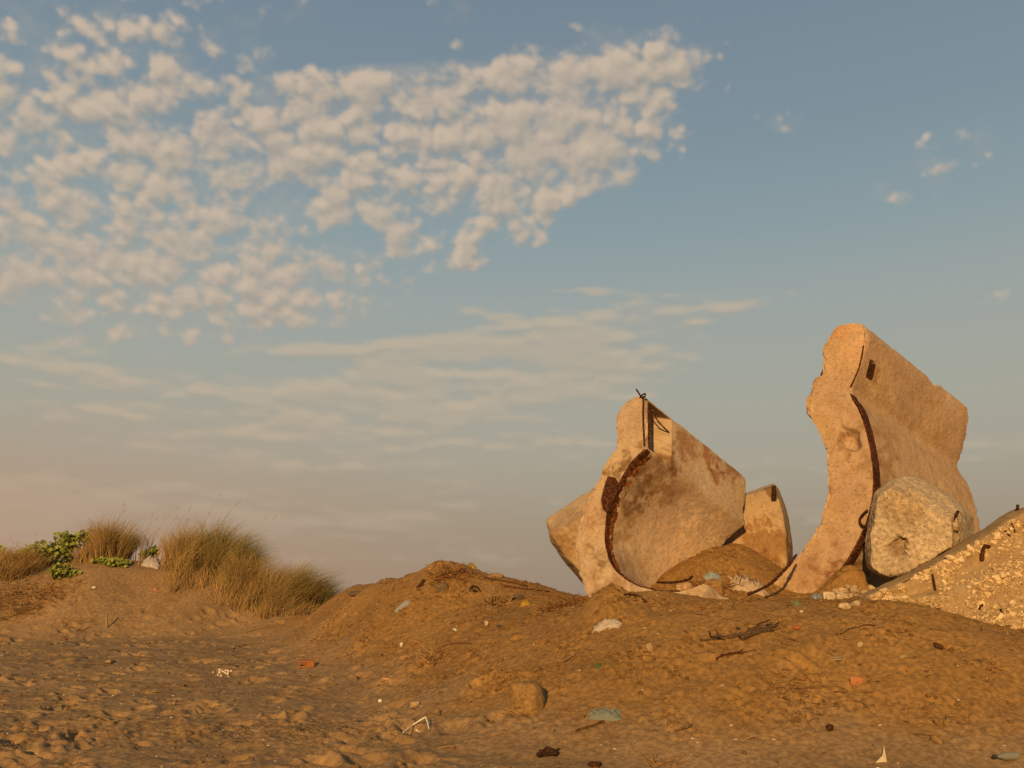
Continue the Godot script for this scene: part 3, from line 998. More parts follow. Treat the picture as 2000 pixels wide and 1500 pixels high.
func block_right() -> void:
	var b := Prism.new()
	var raw := [500,72,585,74, 448,98,600,100, 418,140,601,140, 402,200,594,200, 394,262,580,270, 388,312,560,330, 352,336,535,380, 335,400,545,420, 312,478,585,480, 348,530,612,560, 384,592,632,640, 406,652,644,710, 416,722,652,780, 421,800,653,860, 415,880,642,940, 402,955,620,1020, 376,1030,590,1090, 330,1110,555,1155, 270,1190,515,1220, 200,1268,458,1295, 130,1335,390,1378, 40,1410,300,1460]
	for k in range(0, raw.size(), 4):
		b.pairs.append(Vector4(1440 + raw[k] / 2.42, 600 + raw[k + 1] / 2.42, 1440 + raw[k + 2] / 2.42, 600 + raw[k + 3] / 2.42))
	b.p0 = at(1688, 633, 15.2)
	b.nrm = Vector3(-0.50, 0.14, 0.85).normalized()
	var junction := on_plane(1659, 759, b.p0, b.nrm)
	b.axis = at(1868, 908, -junction.z + 2.2) - junction
	b.rough = 0.013
	b.chip = 0.075
	b.base = Color(0.42, 0.275, 0.152)
	var cut := prism_point(b, 0.0, 0.6, 0.66)
	b.holes = [[cut, 0.3, 0.14, Vector3.DOWN, 0.3], [on_plane(1655, 857, b.p0, b.nrm), 0.21, 0.17, -b.nrm, 0.4], [on_plane(1668, 865, b.p0, b.nrm), 0.16, 0.1, -b.nrm, 0.35]]
	var right := b.axis.cross(Vector3.UP).normalized()
	if right.z < 0.0: right = -right
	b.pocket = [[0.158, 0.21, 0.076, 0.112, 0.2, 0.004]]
	b.pocket_shade = Color(0.10, 0.06, 0.04)  # near-black paints the slit's inner shade into the concrete's colour
	b.stains_and_light = [
		[prism_point(b, 0.02, 0.8, 0.0), 0.3, Color(1.25, 1.25, 1.2), 0.8], [prism_point(b, 0.14, 0.85, 0.0), 0.35, Color(1.25, 1.2, 1.2), 0.8], [prism_point(b, 0.06, 0.3, 0.0), 0.35, Color(1.08, 0.92, 0.75), 0.7], [on_plane(1655, 870, b.p0, b.nrm), 0.22, Color(0.72, 0.62, 0.5), 0.8],
		[prism_point(b, 0.55, 1.0, 0.08), 0.6, Color(0.75, 0.7, 0.66), 0.8], [prism_point(b, 0.45, 1.0, 0.12), 0.5, Color(0.85, 0.8, 0.78), 0.7], [prism_point(b, 0.5, 1.0, 0.5), 0.9, Color(1.05, 1.06, 1.12), 0.8], [prism_point(b, 0.9, 0.5, 0.0), 0.7, Color(0.85, 0.78, 0.72), 0.7],
		[prism_point(b, 0.19, 1.0, 0.12), 0.2, Color(0.75, 0.6, 0.45), 0.8], [prism_point(b, 0.08, 1.0, 0.8), 0.35, Color(1.2, 1.3, 1.6), 0.8], [prism_point(b, 0.9, 1.0, 0.1), 0.6, Color(0.6, 0.5, 0.42), 0.9],
	]
	var t := thing("concrete_ring_section", "tallest concrete ring section standing upright with its hollow side to the left", "concrete block", at(1600, 1165, 14.2))
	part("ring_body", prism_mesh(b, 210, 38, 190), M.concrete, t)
	part("steel_rim", rim_mesh(b, 0.325, 0.985, 0.978, 0.966, 1.012, -0.008, 0.035, 150, RUST, 0.007), M.rust, t)
	# rust line on the crown's edge
	var edge := MB.new()
	rod(edge, [prism_point(b, 0.13, 1.0, 0.0), prism_point(b, 0.2, 1.0, 0.0), prism_point(b, 0.28, 1.0, 0.0)], 0.014, RUST, 6, 0.4)
	part("edge_bar", edge, M.rust, t)
	# loop of rebar half way down the rim
	var loop := MB.new()
	var wp := []
	for q in [[1695, 996], [1688, 1002], [1679, 1012], [1680, 1024], [1688, 1030], [1694, 1024], [1690, 1034], [1684, 1040], [1692, 1042]]:
		wp.append(on_plane(q[0], q[1], b.p0 + b.nrm * 0.06, b.nrm))
	rod(loop, wp, 0.02, RUST * 0.7, 6)
	part("rebar_loop", loop, M.rust, t)
	var tail := MB.new()
	rod(tail, [on_plane(1698, 1048, b.p0 + b.nrm * 0.05, b.nrm), on_plane(1686, 1056, b.p0 + b.nrm * 0.04, b.nrm), on_plane(1676, 1072, b.p0, b.nrm)], 0.025, RUST, 6, 0.3)
	part("bent_rebar", tail, M.rust, t)
	# bars on the hollow side, seen on edge
	for q in [[1602, 706, 1594, 722, 1592, 738], [1608, 965, 1604, 980, 1602, 998], [1598, 1030, 1592, 1040, 1588, 1046]]:
		var m := MB.new()
		var back := b.axis * 0.05
		rod(m, [on_plane(q[0], q[1], b.p0, b.nrm) + back, on_plane(q[2], q[3], b.p0, b.nrm) + back, on_plane(q[4], q[5], b.p0, b.nrm) + back], 0.03, RUST * 0.7, 6, 0.4)
		part("side_rebar", m, M.rust, t)
	var low := MB.new()
	rod(low, [at(1462, 1161, 14.0), at(1500, 1143, 14.3), at(1530, 1116, 14.6), at(1556, 1083, 14.9)], 0.024, RUST, 7, 0.9)
	part("side_rebar", low, M.rust, t)

func outline_rock(called: String, label: String, category: String, out: Array, d: float, fronts: Array, res: int, sharp: float, amp: float, freq: float, col: Color, m: Material, stains_px := []) -> Node3D:
	var op := outline_planes(out, d, 0.12)
	var planes: Array = op[1]
	for f in fronts:
		var nn: Vector3 = (f[0] as Vector3).normalized()
		planes.append([nn, f[1]])
	var st := []
	for s in stains_px:
		st.append([at(s[0], s[1], d - 0.25), s[2], s[3], s[4]] + ([s[5]] if s.size() > 5 else []))
	var mb := MB.new()
	rock_mesh(mb, op[0], planes, res, sharp, amp, freq, col, d * 3.0, st)
	var t := thing(called, label, category, op[0])
	part("rock_body", mb, m, t)
	return t

func other_blocks() -> void:
	var c := Color(0.42, 0.29, 0.16)
	outline_rock("concrete_boulder", "rounded pale boulder half hidden behind the ring section with the rusty rim", "boulder",
		[1071, 1008, 1076, 998, 1112, 968, 1140, 945, 1200, 938, 1215, 1100, 1150, 1150, 1128, 1122, 1098, 1090, 1077, 1055], 17.0,
		[[Vector3(-0.55, 0.75, 0.35), 0.30], [Vector3(-0.3, -0.35, 0.9), 0.42], [Vector3(-0.25, 0.2, 0.95), 0.52], [Vector3(0.1, 0.2, -1), 0.6]], 60, 16.0, 0.035, 2.2, c, M.concrete,
		[[1120, 1010, 0.35, Color(0.75, 0.72, 0.7), 0.8], [1085, 1060, 0.4, Color(0.8, 0.66, 0.5), 0.7]])
	var sl := outline_rock("concrete_slab", "upright slab with a sandy lower half, between the two big ring sections", "concrete slab",
		[1400, 985, 1465, 962, 1511, 945, 1517, 951, 1530, 985, 1541, 1030, 1546, 1085, 1544, 1120, 1520, 1150, 1400, 1150], 16.95,
		[[Vector3(-0.32, 0.12, 0.93), 0.30], [Vector3(0.75, 0.1, 0.66), 0.43], [Vector3(0.2, 0, -1), 0.5]], 70, 22.0, 0.022, 2.2, c, M.concrete,
		[[1492, 1075, 0.62, Color(0.62, 0.5, 0.34), 0.95], [1470, 1120, 0.5, Color(0.62, 0.5, 0.34), 0.95], [1510, 955, 0.2, Color(0.4, 0.3, 0.22), 0.8], [1452, 1030, 0.26, Color(1.2, 1.15, 1.1), 0.7]])
	var streak := MB.new()
	rod(streak, [at(1511, 949, 16.55), at(1512, 960, 16.53), at(1511, 972, 16.52)], 0.045, RUST * 0.8, 6, 0.6)
	part("rust_bar", streak, M.rust, sl)
	var rb := outline_rock("concrete_boulder", "rough pitted boulder leaning on the foot of the tallest ring section", "boulder",
		[1693, 1078, 1699, 1050, 1703, 1000, 1712, 968, 1735, 951, 1766, 933, 1788, 936, 1822, 953, 1855, 975, 1886, 1003, 1911, 1030, 1882, 1062, 1838, 1090, 1790, 1118, 1752, 1132, 1730, 1128, 1699, 1106], 13.9,
		[[Vector3(-0.42, 0.12, 0.9), 0.36], [Vector3(0.25, 0.80, 0.55), 0.46], [Vector3(0.80, -0.05, 0.6), 0.6], [Vector3(-0.1, -0.8, 0.6), 0.76], [Vector3(0, 0, -1), 0.7]], 130, 60.0, 0.035, 2.4, Color(0.485, 0.36, 0.215), M.rough,
		[[1752, 1068, 0.2, Color(0.55, 0.45, 0.35), 0.8, 0.1], [1765, 985, 0.35, Color(0.85, 0.77, 0.66), 0.7], [1850, 1035, 0.26, Color(0.82, 0.66, 0.46), 0.8, 0.12], [1835, 1062, 0.2, Color(0.75, 0.58, 0.4), 0.8, 0.05], [1715, 1010, 0.2, Color(1, 1, 1), 0.1, 0.04], [1800, 960, 0.25, Color(1, 1, 1), 0.1, 0.05]])
	for q in [[1871, 999, 1862, 1015, 13.62], [1851, 1040, 1845, 1050, 13.5]]:
		var m := MB.new()
		rod(m, [at(q[0], q[1], q[4]), at((q[0] + q[2]) / 2 + 1, (q[1] + q[3]) / 2, q[4] - 0.04), at(q[2], q[3], q[4])], 0.024, RUST * 0.8, 6, 0.4)
		part("rebar_stub", m, M.rust, rb)
	# the slab with exposed pebbles
	var b := Prism.new()
	var raw := [1690,1168,1672,1210, 1745,1145,1715,1260, 1788,1124,1775,1330, 1830,1100,1840,1380, 1866,1081,1900,1420, 1905,1058,1960,1440, 1950,1030,2020,1450, 1985,1006,2080,1440, 2030,990,2140,1400, 2120,985,2190,1340]
	for k in range(0, raw.size(), 4):
		b.pairs.append(Vector4(raw[k], raw[k + 1], raw[k + 2], raw[k + 3]))
	b.p0 = at(1866, 1081, 13.0)
	b.nrm = Vector3(-0.30, 0.42, 0.86).normalized()
	b.axis = Vector3(0.14, 0.10, -0.95) * 0.55
	b.rough = 0.03
	b.chip = 0.06
	b.grooves = 5.0
	b.base = Color(0.33, 0.215, 0.10)
	var t := thing("pebbled_concrete_slab", "tilted slab of exposed pebbles and rebar stubs, sunk in sand at the right", "concrete slab", at(1880, 1180, 12.8))
	part("slab_body", prism_mesh(b, 120, 70, 24), M.concrete, t)
	rng.seed = 77
	var variants := []
	for k in 8:
		var m := MB.new()
		small_rock(m, Vector3.ZERO, Vector3(1, rng.randf_range(0.4, 0.8), rng.randf_range(0.4, 0.85)), 0.0, 4, Color(1, 1, 1), rng)
		m.facet()
		variants.append(m.mesh(null))
	var mats := []
	for k in 5:
		var mm := mat(0.7)
		mm.vertex_color_use_as_albedo = true
		mm.albedo_color = srgb([Color(0.60, 0.43, 0.22), Color(0.68, 0.50, 0.28), Color(0.52, 0.36, 0.17), Color(0.40, 0.27, 0.12), Color(0.62, 0.45, 0.24)][k])
		mats.append(mm)
	var small := []
	var count := 0
	var tries := 0
	while count < 285 and tries < 9000:
		tries += 1
		var tt := rng.randf_range(0.05, 0.97)
		var uu := rng.randf_range(0.01, 0.75)
		var p := prism_surface(b, tt, uu, 0.0, 0)
		# stones lie in rows between bare grooves
		var row := sin((uu * 5.0 + 0.25 * n_lo.get_noise_2d(tt * 6.0, uu * 3.0)) * TAU)
		if row < -0.6 and rng.randf() < 0.7: continue
		if n_lo.get_noise_3d(p.x * 2.0, p.y * 2.0, p.z * 2.0) < -0.3: continue
		if p.y < sand(p.x, -p.z) - 0.05: continue
		var r := lerpf(0.026, 0.072, pow(rng.randf(), 2.2))
		var bas := Basis(Vector3(rng.randfn(), rng.randfn(), rng.randfn()).normalized(), rng.randf() * TAU)
		var xf := Transform3D(bas.scaled(Vector3.ONE * r), p + b.nrm * r * 0.15 - t.position)
		var o := MeshInstance3D.new()
		o.name = "pebble"
		o.mesh = variants[rng.randi() % 8]
		o.material_override = mats[rng.randi() % 5]
		o.transform = xf
		t.add_child(o, true)
		count += 1
	var mm := MultiMesh.new()
	mm.transform_format = MultiMesh.TRANSFORM_3D
	mm.use_colors = true
	mm.mesh = variants[0]
	var xfs := []
	for k in 11000:
		var tt := rng.randf_range(0.03, 0.98)
		var uu := rng.randf_range(0.0, 0.78)
		var row := sin((uu * 5.0 + 0.25 * n_lo.get_noise_2d(tt * 6.0, uu * 3.0)) * TAU)
		if row < -0.5 and rng.randf() < 0.75: continue
		var p := prism_surface(b, tt, uu, 0.0, 0)
		if n_lo.get_noise_3d(p.x * 2.0, p.y * 2.0, p.z * 2.0) < -0.33: continue
		var r := lerpf(0.009, 0.028, pow(rng.randf(), 1.5))
		xfs.append(Transform3D(Basis(Vector3(rng.randfn(), rng.randfn(), rng.randfn()).normalized(), rng.randf() * TAU).scaled(Vector3.ONE * r), p + b.nrm * r * 0.15 - t.position))
	mm.instance_count = xfs.size()
	for k in xfs.size():
		mm.set_instance_transform(k, xfs[k])
		var v := rng.randf_range(0.5, 1.25)
		mm.set_instance_color(k, Color(0.55 * v, 0.39 * v, 0.19 * v))
	var gi := MultiMeshInstance3D.new()
	gi.name = "fine_pebbles"
	gi.multimesh = mm
	gi.material_override = M.plain
	t.add_child(gi, true)
	gi.set_meta("kind", "stuff")
	for q in [[1821, 1122, 1827, 1150], [1914, 1186, 1919, 1180], [1955, 1190, 1958, 1196], [1975, 1022, 1982, 1038], [1962, 1037, 1972, 1046]]:
		var m := MB.new()
		var a := on_plane(q[0], q[1], b.p0 + b.nrm * 0.03, b.nrm)
		var e := on_plane(q[2], q[3], b.p0 + b.nrm * 0.03, b.nrm)
		rod(m, [a - b.nrm * 0.05, a + b.nrm * 0.02, (a + e) / 2, e, e - b.nrm * 0.05], 0.013, RUST, 6, 0.3)
		part("rebar_stub", m, M.rust, t)
	var up := MB.new()
	rod(up, [at(1986, 1006, 13.2), at(1987, 995, 13.2), at(1988, 986, 13.2)], 0.024, RUST * 0.8, 6, 0.3)
	part("rebar_stub", up, M.rust, t)
	var curl := MB.new()
	rod(curl, [on_plane(1918, 1094, b.p0 + b.nrm * 0.02, b.nrm), on_plane(1919, 1076, b.p0 + b.nrm * 0.04, b.nrm), on_plane(1924, 1065, b.p0 + b.nrm * 0.05, b.nrm), on_plane(1934, 1068, b.p0 + b.nrm * 0.03, b.nrm)], 0.026, RUST, 6, 0.3)
	part("bent_rebar", curl, M.rust, t)

# ---------------------------------------------------------------- plants
func blade(mb: MB, root: Vector3, length: float, lean: Vector3, bend: float, width: float, c0: Color, c1: Color, segs: int) -> void:
	var o := mb.v.size()
	var a := rng.randf() * TAU
	var side := Vector3(-absf(cos(a)), 0, sin(a))
	var prev := root
	for k in segs + 1:
		var q := float(k) / segs
		var p := root + lean * (length * bend * q * q) + Vector3.UP * (length * (q - 0.55 * bend * q * q))
		var t := (p - prev).normalized() if k > 0 else Vector3.UP
		prev = p
		var nn := (t.cross(side).normalized() + Vector3(0, 0.3, 0.25)).normalized()
		var w := width * (1.0 - 0.9 * q)
		var c := c0.lerp(c1, q)
		mb.v.append(p - side * w); mb.v.append(p + side * w)
		mb.n.append(nn); mb.n.append(nn)
		mb.c.append(c); mb.c.append(c)
		if k > 0:
			var i := o + (k - 1) * 2
			mb.ix.append_array([i, i + 1, i + 2, i + 1, i + 3, i + 2])

# a tussock: spots are [x pixel, y pixel of its root, metres ahead, spread, count, length, lean, green]
func tussock(called: String, label: String, spots: Array, seed_: int, stalks: int) -> void:
	rng.seed = seed_
	var first: Vector3 = at(spots[0][0], spots[0][1], spots[0][2])
	var t := thing(called, label, "grass", Vector3(first.x, sand(first.x, -first.z), first.z))
	var mb := MB.new()
	var heads := MB.new()
	for s in spots:
		var mid := at(s[0], s[1], s[2])
		var tufts := []
		for k in 16:
			var ra := rng.randf() * TAU
			tufts.append([Vector3(cos(ra), 0, sin(ra)) * sqrt(rng.randf()), rng.randf_range(0.6, 1.2), Vector3(rng.randfn() * 0.22, 0, rng.randfn() * 0.15), rng.randf_range(0.75, 1.12), rng.randfn() * 0.22])
		for k in s[4]:
			var tf: Array = tufts[rng.randi() % 16]
			var off: Vector3 = tf[0] + Vector3(rng.randfn(), 0, rng.randfn()) * 0.17
			var r := minf(off.length(), 1.0)
			var p: Vector3 = mid + off * s[3] * Vector3(1, 1, 0.8)
			p.y = sand(p.x, -p.z) - 0.03
			var lean: Vector3 = (off * 0.55 + Vector3(s[6], 0, 0.1) + tf[2] + Vector3(rng.randfn() * 0.22, 0, rng.randfn() * 0.22))
			var bend := clampf(0.12 + 0.45 * lean.length() + rng.randf() * 0.2, 0.1, 0.9)
			var g: float = clampf(s[7] + tf[4] + rng.randfn() * 0.2, 0.0, 1.0)
			var dry: Color = Color(0.40, 0.245, 0.095) * rng.randf_range(0.65, 1.2) * tf[1]
			var green: Color = Color(0.205, 0.215, 0.065) * rng.randf_range(0.65, 1.25) * tf[1]
			var c0: Color = dry * 0.8
			var c1: Color = dry.lerp(green, g)
			blade(mb, p, s[5] * tf[3] * (0.3 + 0.85 * sqrt(rng.randf())) * (1.0 - 0.3 * r * r), lean.normalized(), bend, rng.randf_range(0.004, 0.012), c0, c1, 5)
	part("blades", mb, M.grass, t, "stuff")
	for k in stalks:
		var s: Array = spots[rng.randi() % spots.size()]
		var p: Vector3 = at(s[0], s[1], s[2]) + Vector3(rng.randfn(), 0, rng.randfn()) * s[3] * 0.5
		p.y = sand(p.x, -p.z)
		var hgt: float = s[5] * rng.randf_range(1.0, 1.4)
		var lean := Vector3(0.25 + 0.3 * rng.randf(), 0, rng.randfn() * 0.2)
		var c := Color(0.36, 0.22, 0.10)
		blade(heads, p, hgt, lean.normalized(), 0.3, 0.011, c, c, 6)
		var tip: Vector3 = p + lean.normalized() * hgt * 0.3 + Vector3.UP * hgt * 0.835
		for q in 6:
			blade(heads, tip - Vector3(0.06, 0.12, 0) * q / 6.0, 0.09, (lean + Vector3(rng.randfn(), 0, rng.randfn()) * 0.4).normalized(), 0.4, 0.006, c, c * 1.1, 2)
	if stalks:
		part("seed_heads", heads, M.grass, t, "stuff")

func leafy(called: String, label: String, spots: Array, seed_: int) -> void:
	rng.seed = seed_
	var first: Vector3 = at(spots[0][0], spots[0][1], spots[0][2])
	var t := thing(called, label, "shrub", Vector3(first.x, sand(first.x, -first.z), first.z))
	var lv := MB.new()
	var st := MB.new()
	for s in spots:
		var mid := at(s[0], s[1], s[2])
		var foot := Vector3(mid.x, sand(mid.x, -mid.z) - 0.05, mid.z)
		for k in int(s[5] * 1.7):
			var dir := Vector3(rng.randfn(), rng.randfn(), rng.randfn()).normalized() * minf(absf(rng.randfn()), 1.25) * 0.6 * (1.0 + 0.5 * sin(rng.randi() % 7 * 1.3))
			var p: Vector3 = mid + Vector3(dir.x * s[3], dir.y * s[4], dir.z * s[3] * 0.8)
			var gy := sand(p.x, -p.z)
			if p.y < gy + 0.03: p.y = gy + 0.03 + rng.randf() * 0.06
			if k % 5 == 0:
				rod(st, [foot + Vector3(rng.randfn(), 0, rng.randfn()) * 0.08, (foot + p) * 0.5 + Vector3(rng.randfn() * 0.05, -0.02, 0.0), p], 0.008, Color(0.16, 0.14, 0.05), 4)
			var nn := (Vector3(rng.randfn() * 0.6, 0.55, 0.45 + rng.randfn() * 0.5)).normalized()
			var a := nn.cross(Vector3(rng.randfn(), rng.randfn(), rng.randfn())).normalized()
			var b := nn.cross(a)
			var r := rng.randf_range(0.03, 0.065)
			var v := rng.randf_range(0.55, 1.35)
			var c := Color(0.235 * v, 0.265 * v, 0.05 * v).lerp(Color(0.26, 0.20, 0.04), 0.25 * rng.randf())
			# a lobed leaf, folded along its midrib
			var o := lv.v.size()
			lv.v.append(p - a * r); lv.n.append(nn); lv.c.append(c)
			for q in 9:
				var w := -2.5 + 5.0 * q / 8.0
				var rr := r * (1.0 + 0.22 * cos(w * 5.0))
				lv.v.append(p + (a * cos(w) + b * sin(w)) * rr + nn * absf(sin(w)) * r * 0.35)
				lv.n.append((nn + b * sin(w) * -0.35).normalized())
				lv.c.append(c)
			for q in 8:
				lv.ix.append_array([o, o + 2 + q, o + 1 + q])
	part("stems", st, M.leaf, t, "stuff")
	part("leaves", lv, M.leaf, t, "stuff")

func dry_brush(called: String, label: String, spots: Array, seed_: int, col: Color) -> void:
	rng.seed = seed_
	var first: Vector3 = ground_at(spots[0][0], spots[0][1])
	var t := thing(called, label, "dry brush", first)
	var mb := MB.new()
	for s in spots:
		var mid := ground_at(s[0], s[1])
		for k in s[3]:
			var p: Vector3 = mid + Vector3(rng.randfn(), 0, rng.randfn() * 0.7) * s[2] * 0.5
			p.y = sand(p.x, -p.z) - 0.01
			var a := rng.randf() * TAU
			var l: float = s[4] * rng.randf_range(0.4, 1.2)
			var dir := Vector3(cos(a), rng.randf_range(0.05, s[5]), sin(a)).normalized()
			var v := rng.randf_range(0.5, 1.3)
			var pts := [p]
			for q in 3:
				dir = (dir + Vector3(rng.randfn(), rng.randfn() * 0.6 - 0.1, rng.randfn()) * 0.35).normalized()
				var nx: Vector3 = pts[-1] + dir * l / 3.0
				nx.y = maxf(nx.y, sand(nx.x, -nx.z) + 0.004)
				pts.append(nx)
			var R := PackedFloat32Array([0.005, 0.005, 0.004, 0.002])
			for q in 4: R[q] *= s[6]
			mb.tube(PackedVector3Array(pts), R, 4, Color(col.r * v, col.g * v, col.b * v))
	part("dry_stems", mb, M.grass, t, "stuff")

func plants() -> void:
	tussock("marram_grass", "broad tussock of green-topped dune grass on the dune's right shoulder, upper half",
		[[375, 1112, 25.6, 0.65, 2400, 1.6, 0.35, 0.5], [425, 1112, 25.8, 0.6, 2400, 1.75, 0.45, 0.8], [400, 1122, 25.1, 0.9, 900, 0.6, 0.3, 0.0], [345, 1108, 25.7, 0.4, 1200, 1.3, 0.3, 0.2], [455, 1120, 25.8, 0.45, 1300, 1.6, 0.5, 0.75]], 41, 10)
	tussock("marram_grass", "wind-combed tussock of straw-coloured grass drooping right, lowest on the dune",
		[[500, 1150, 25.0, 0.65, 2400, 1.4, 0.5, 0.35], [555, 1172, 24.6, 0.65, 2600, 1.45, 0.7, 0.35], [600, 1176, 24.8, 0.5, 2000, 1.4, 0.7, 0.85], [470, 1140, 24.8, 0.5, 1200, 1.1, 0.4, 0.2], [560, 1182, 24.0, 0.9, 1100, 0.6, 0.5, 0.0], [480, 1158, 24.3, 0.7, 600, 0.5, 0.4, 0.0], [648, 1180, 25.2, 0.4, 700, 0.75, 0.6, 0.6], [628, 1180, 25.2, 0.4, 900, 1.0, 0.65, 0.5], [520, 1160, 24.3, 0.6, 1300, 0.95, 0.6, 0.1]], 42, 6)
	tussock("marram_grass", "smaller rounded tussock of dry grass between leafy shrubs on the dune top",
		[[205, 1098, 25.9, 0.42, 2100, 1.4, 0.3, 0.12], [228, 1098, 25.9, 0.3, 1100, 1.45, 0.4, 0.3], [165, 1100, 25.7, 0.35, 700, 0.8, 0.3, 0.05]], 43, 4)
	tussock("marram_grass", "dry brown grass spilling at the left edge below the leafy shrubs",
		[[20, 1130, 24.8, 0.6, 1500, 0.75, 0.45, 0.0], [60, 1110, 25.2, 0.5, 1000, 0.7, 0.5, 0.05], [-40, 1130, 25.0, 0.7, 800, 0.85, 0.3, 0.1]], 44, 6)
	tussock("thin_grass", "sparse pale stalks against the sky between the two taller tussocks",
		[[275, 1100, 26.2, 0.65, 90, 1.2, 0.15, 0.0], [310, 1098, 26.4, 0.5, 50, 1.3, 0.1, 0.0]], 45, 12)
	dry_brush("dry_brush", "brown tangle of dead stems on the sand at the left edge", [[25, 1165, 0.9, 260, 0.4, 0.6, 1.2], [45, 1190, 0.7, 260, 0.35, 0.5, 1.2], [85, 1160, 0.5, 120, 0.3, 0.4, 1.2], [110, 1150, 0.6, 90, 0.3, 0.3, 1.2]], 46, Color(0.34, 0.19, 0.07))
	dry_brush("dry_brush", "thin low tuft of dead stems on the dune slope under the leafy shrubs", [[150, 1222, 0.5, 60, 0.22, 0.3, 1.3], [122, 1165, 0.5, 60, 0.3, 0.4, 1.0]], 47, Color(0.28, 0.15, 0.05))
	leafy("leafy_shrub", "largest leafy green shrub on the dune top beside dry grass", [[95, 1078, 25.6, 0.62, 0.30, 420], [60, 1085, 25.4, 0.45, 0.22, 200], [135, 1055, 25.9, 0.42, 0.26, 200], [168, 1048, 26.0, 0.25, 0.2, 60]], 51)
	leafy("leafy_shrub", "leafy green shrub lowest down, alone on the open dune sand", [[118, 1118, 24.6, 0.34, 0.20, 170], [138, 1124, 24.6, 0.22, 0.12, 60]], 52)
	leafy("leafy_shrub", "low spreading green shrub in front of the small dry tussock", [[225, 1102, 25.3, 0.42, 0.14, 170], [198, 1096, 25.4, 0.25, 0.12, 50]], 53)
	leafy("leafy_shrub", "small open green shrub above the crumpled plastic bag", [[296, 1076, 26.2, 0.24, 0.16, 55], [285, 1084, 26.2, 0.16, 0.12, 20]], 54)
	leafy("leafy_shrub", "green shrub cut off by the left edge", [[-6, 1082, 25.6, 0.28, 0.26, 120]], 55)

# ---------------------------------------------------------------- what lies about
# a thin crumpled sheet lying on the sand
func crumple(center: Vector3, half_x: float, half_z: float, high: float, turn: float, col: Color, seed_: int, thick := 0.004) -> MB:
	var mb := MB.new()
	var n := 15
	for side in 2:
		var P := PackedVector3Array()
		var C := PackedColorArray()
		for j in n:
			for i in n:
				var u := 2.0 * i / (n - 1) - 1.0
				var v := 2.0 * j / (n - 1) - 1.0
				var r := 1.0 + 0.3 * n_hi.get_noise_2d(u * 1.5 + seed_, v * 1.5)
				var x := (u * cos(turn) - v * sin(turn))
				var z := (u * sin(turn) + v * cos(turn))
				var q := center + Vector3((u * half_x * cos(turn) - v * half_z * sin(turn)) * r, 0, (u * half_x * sin(turn) + v * half_z * cos(turn)) * r)
				var bulge := (1.0 - u * u) * (1.0 - v * v)
				var f := absf(n_hi.get_noise_2d(u * 2.2 + seed_ * 3.1, v * 2.2)) * 1.2 + 0.35 * absf(n_hi.get_noise_2d(u * 6.0 + seed_, v * 6.0))
				q.y = sand(q.x, -q.z) + 0.006 + high * (0.35 + 0.5 * f) * sqrt(bulge) + high * 0.9 * f * bulge - thick * side
				P.append(q)
				C.append(col)
		mb.grid(n, n, P, C, center + Vector3(0, -50.0 if side == 0 else 50.0, 0))
	return mb

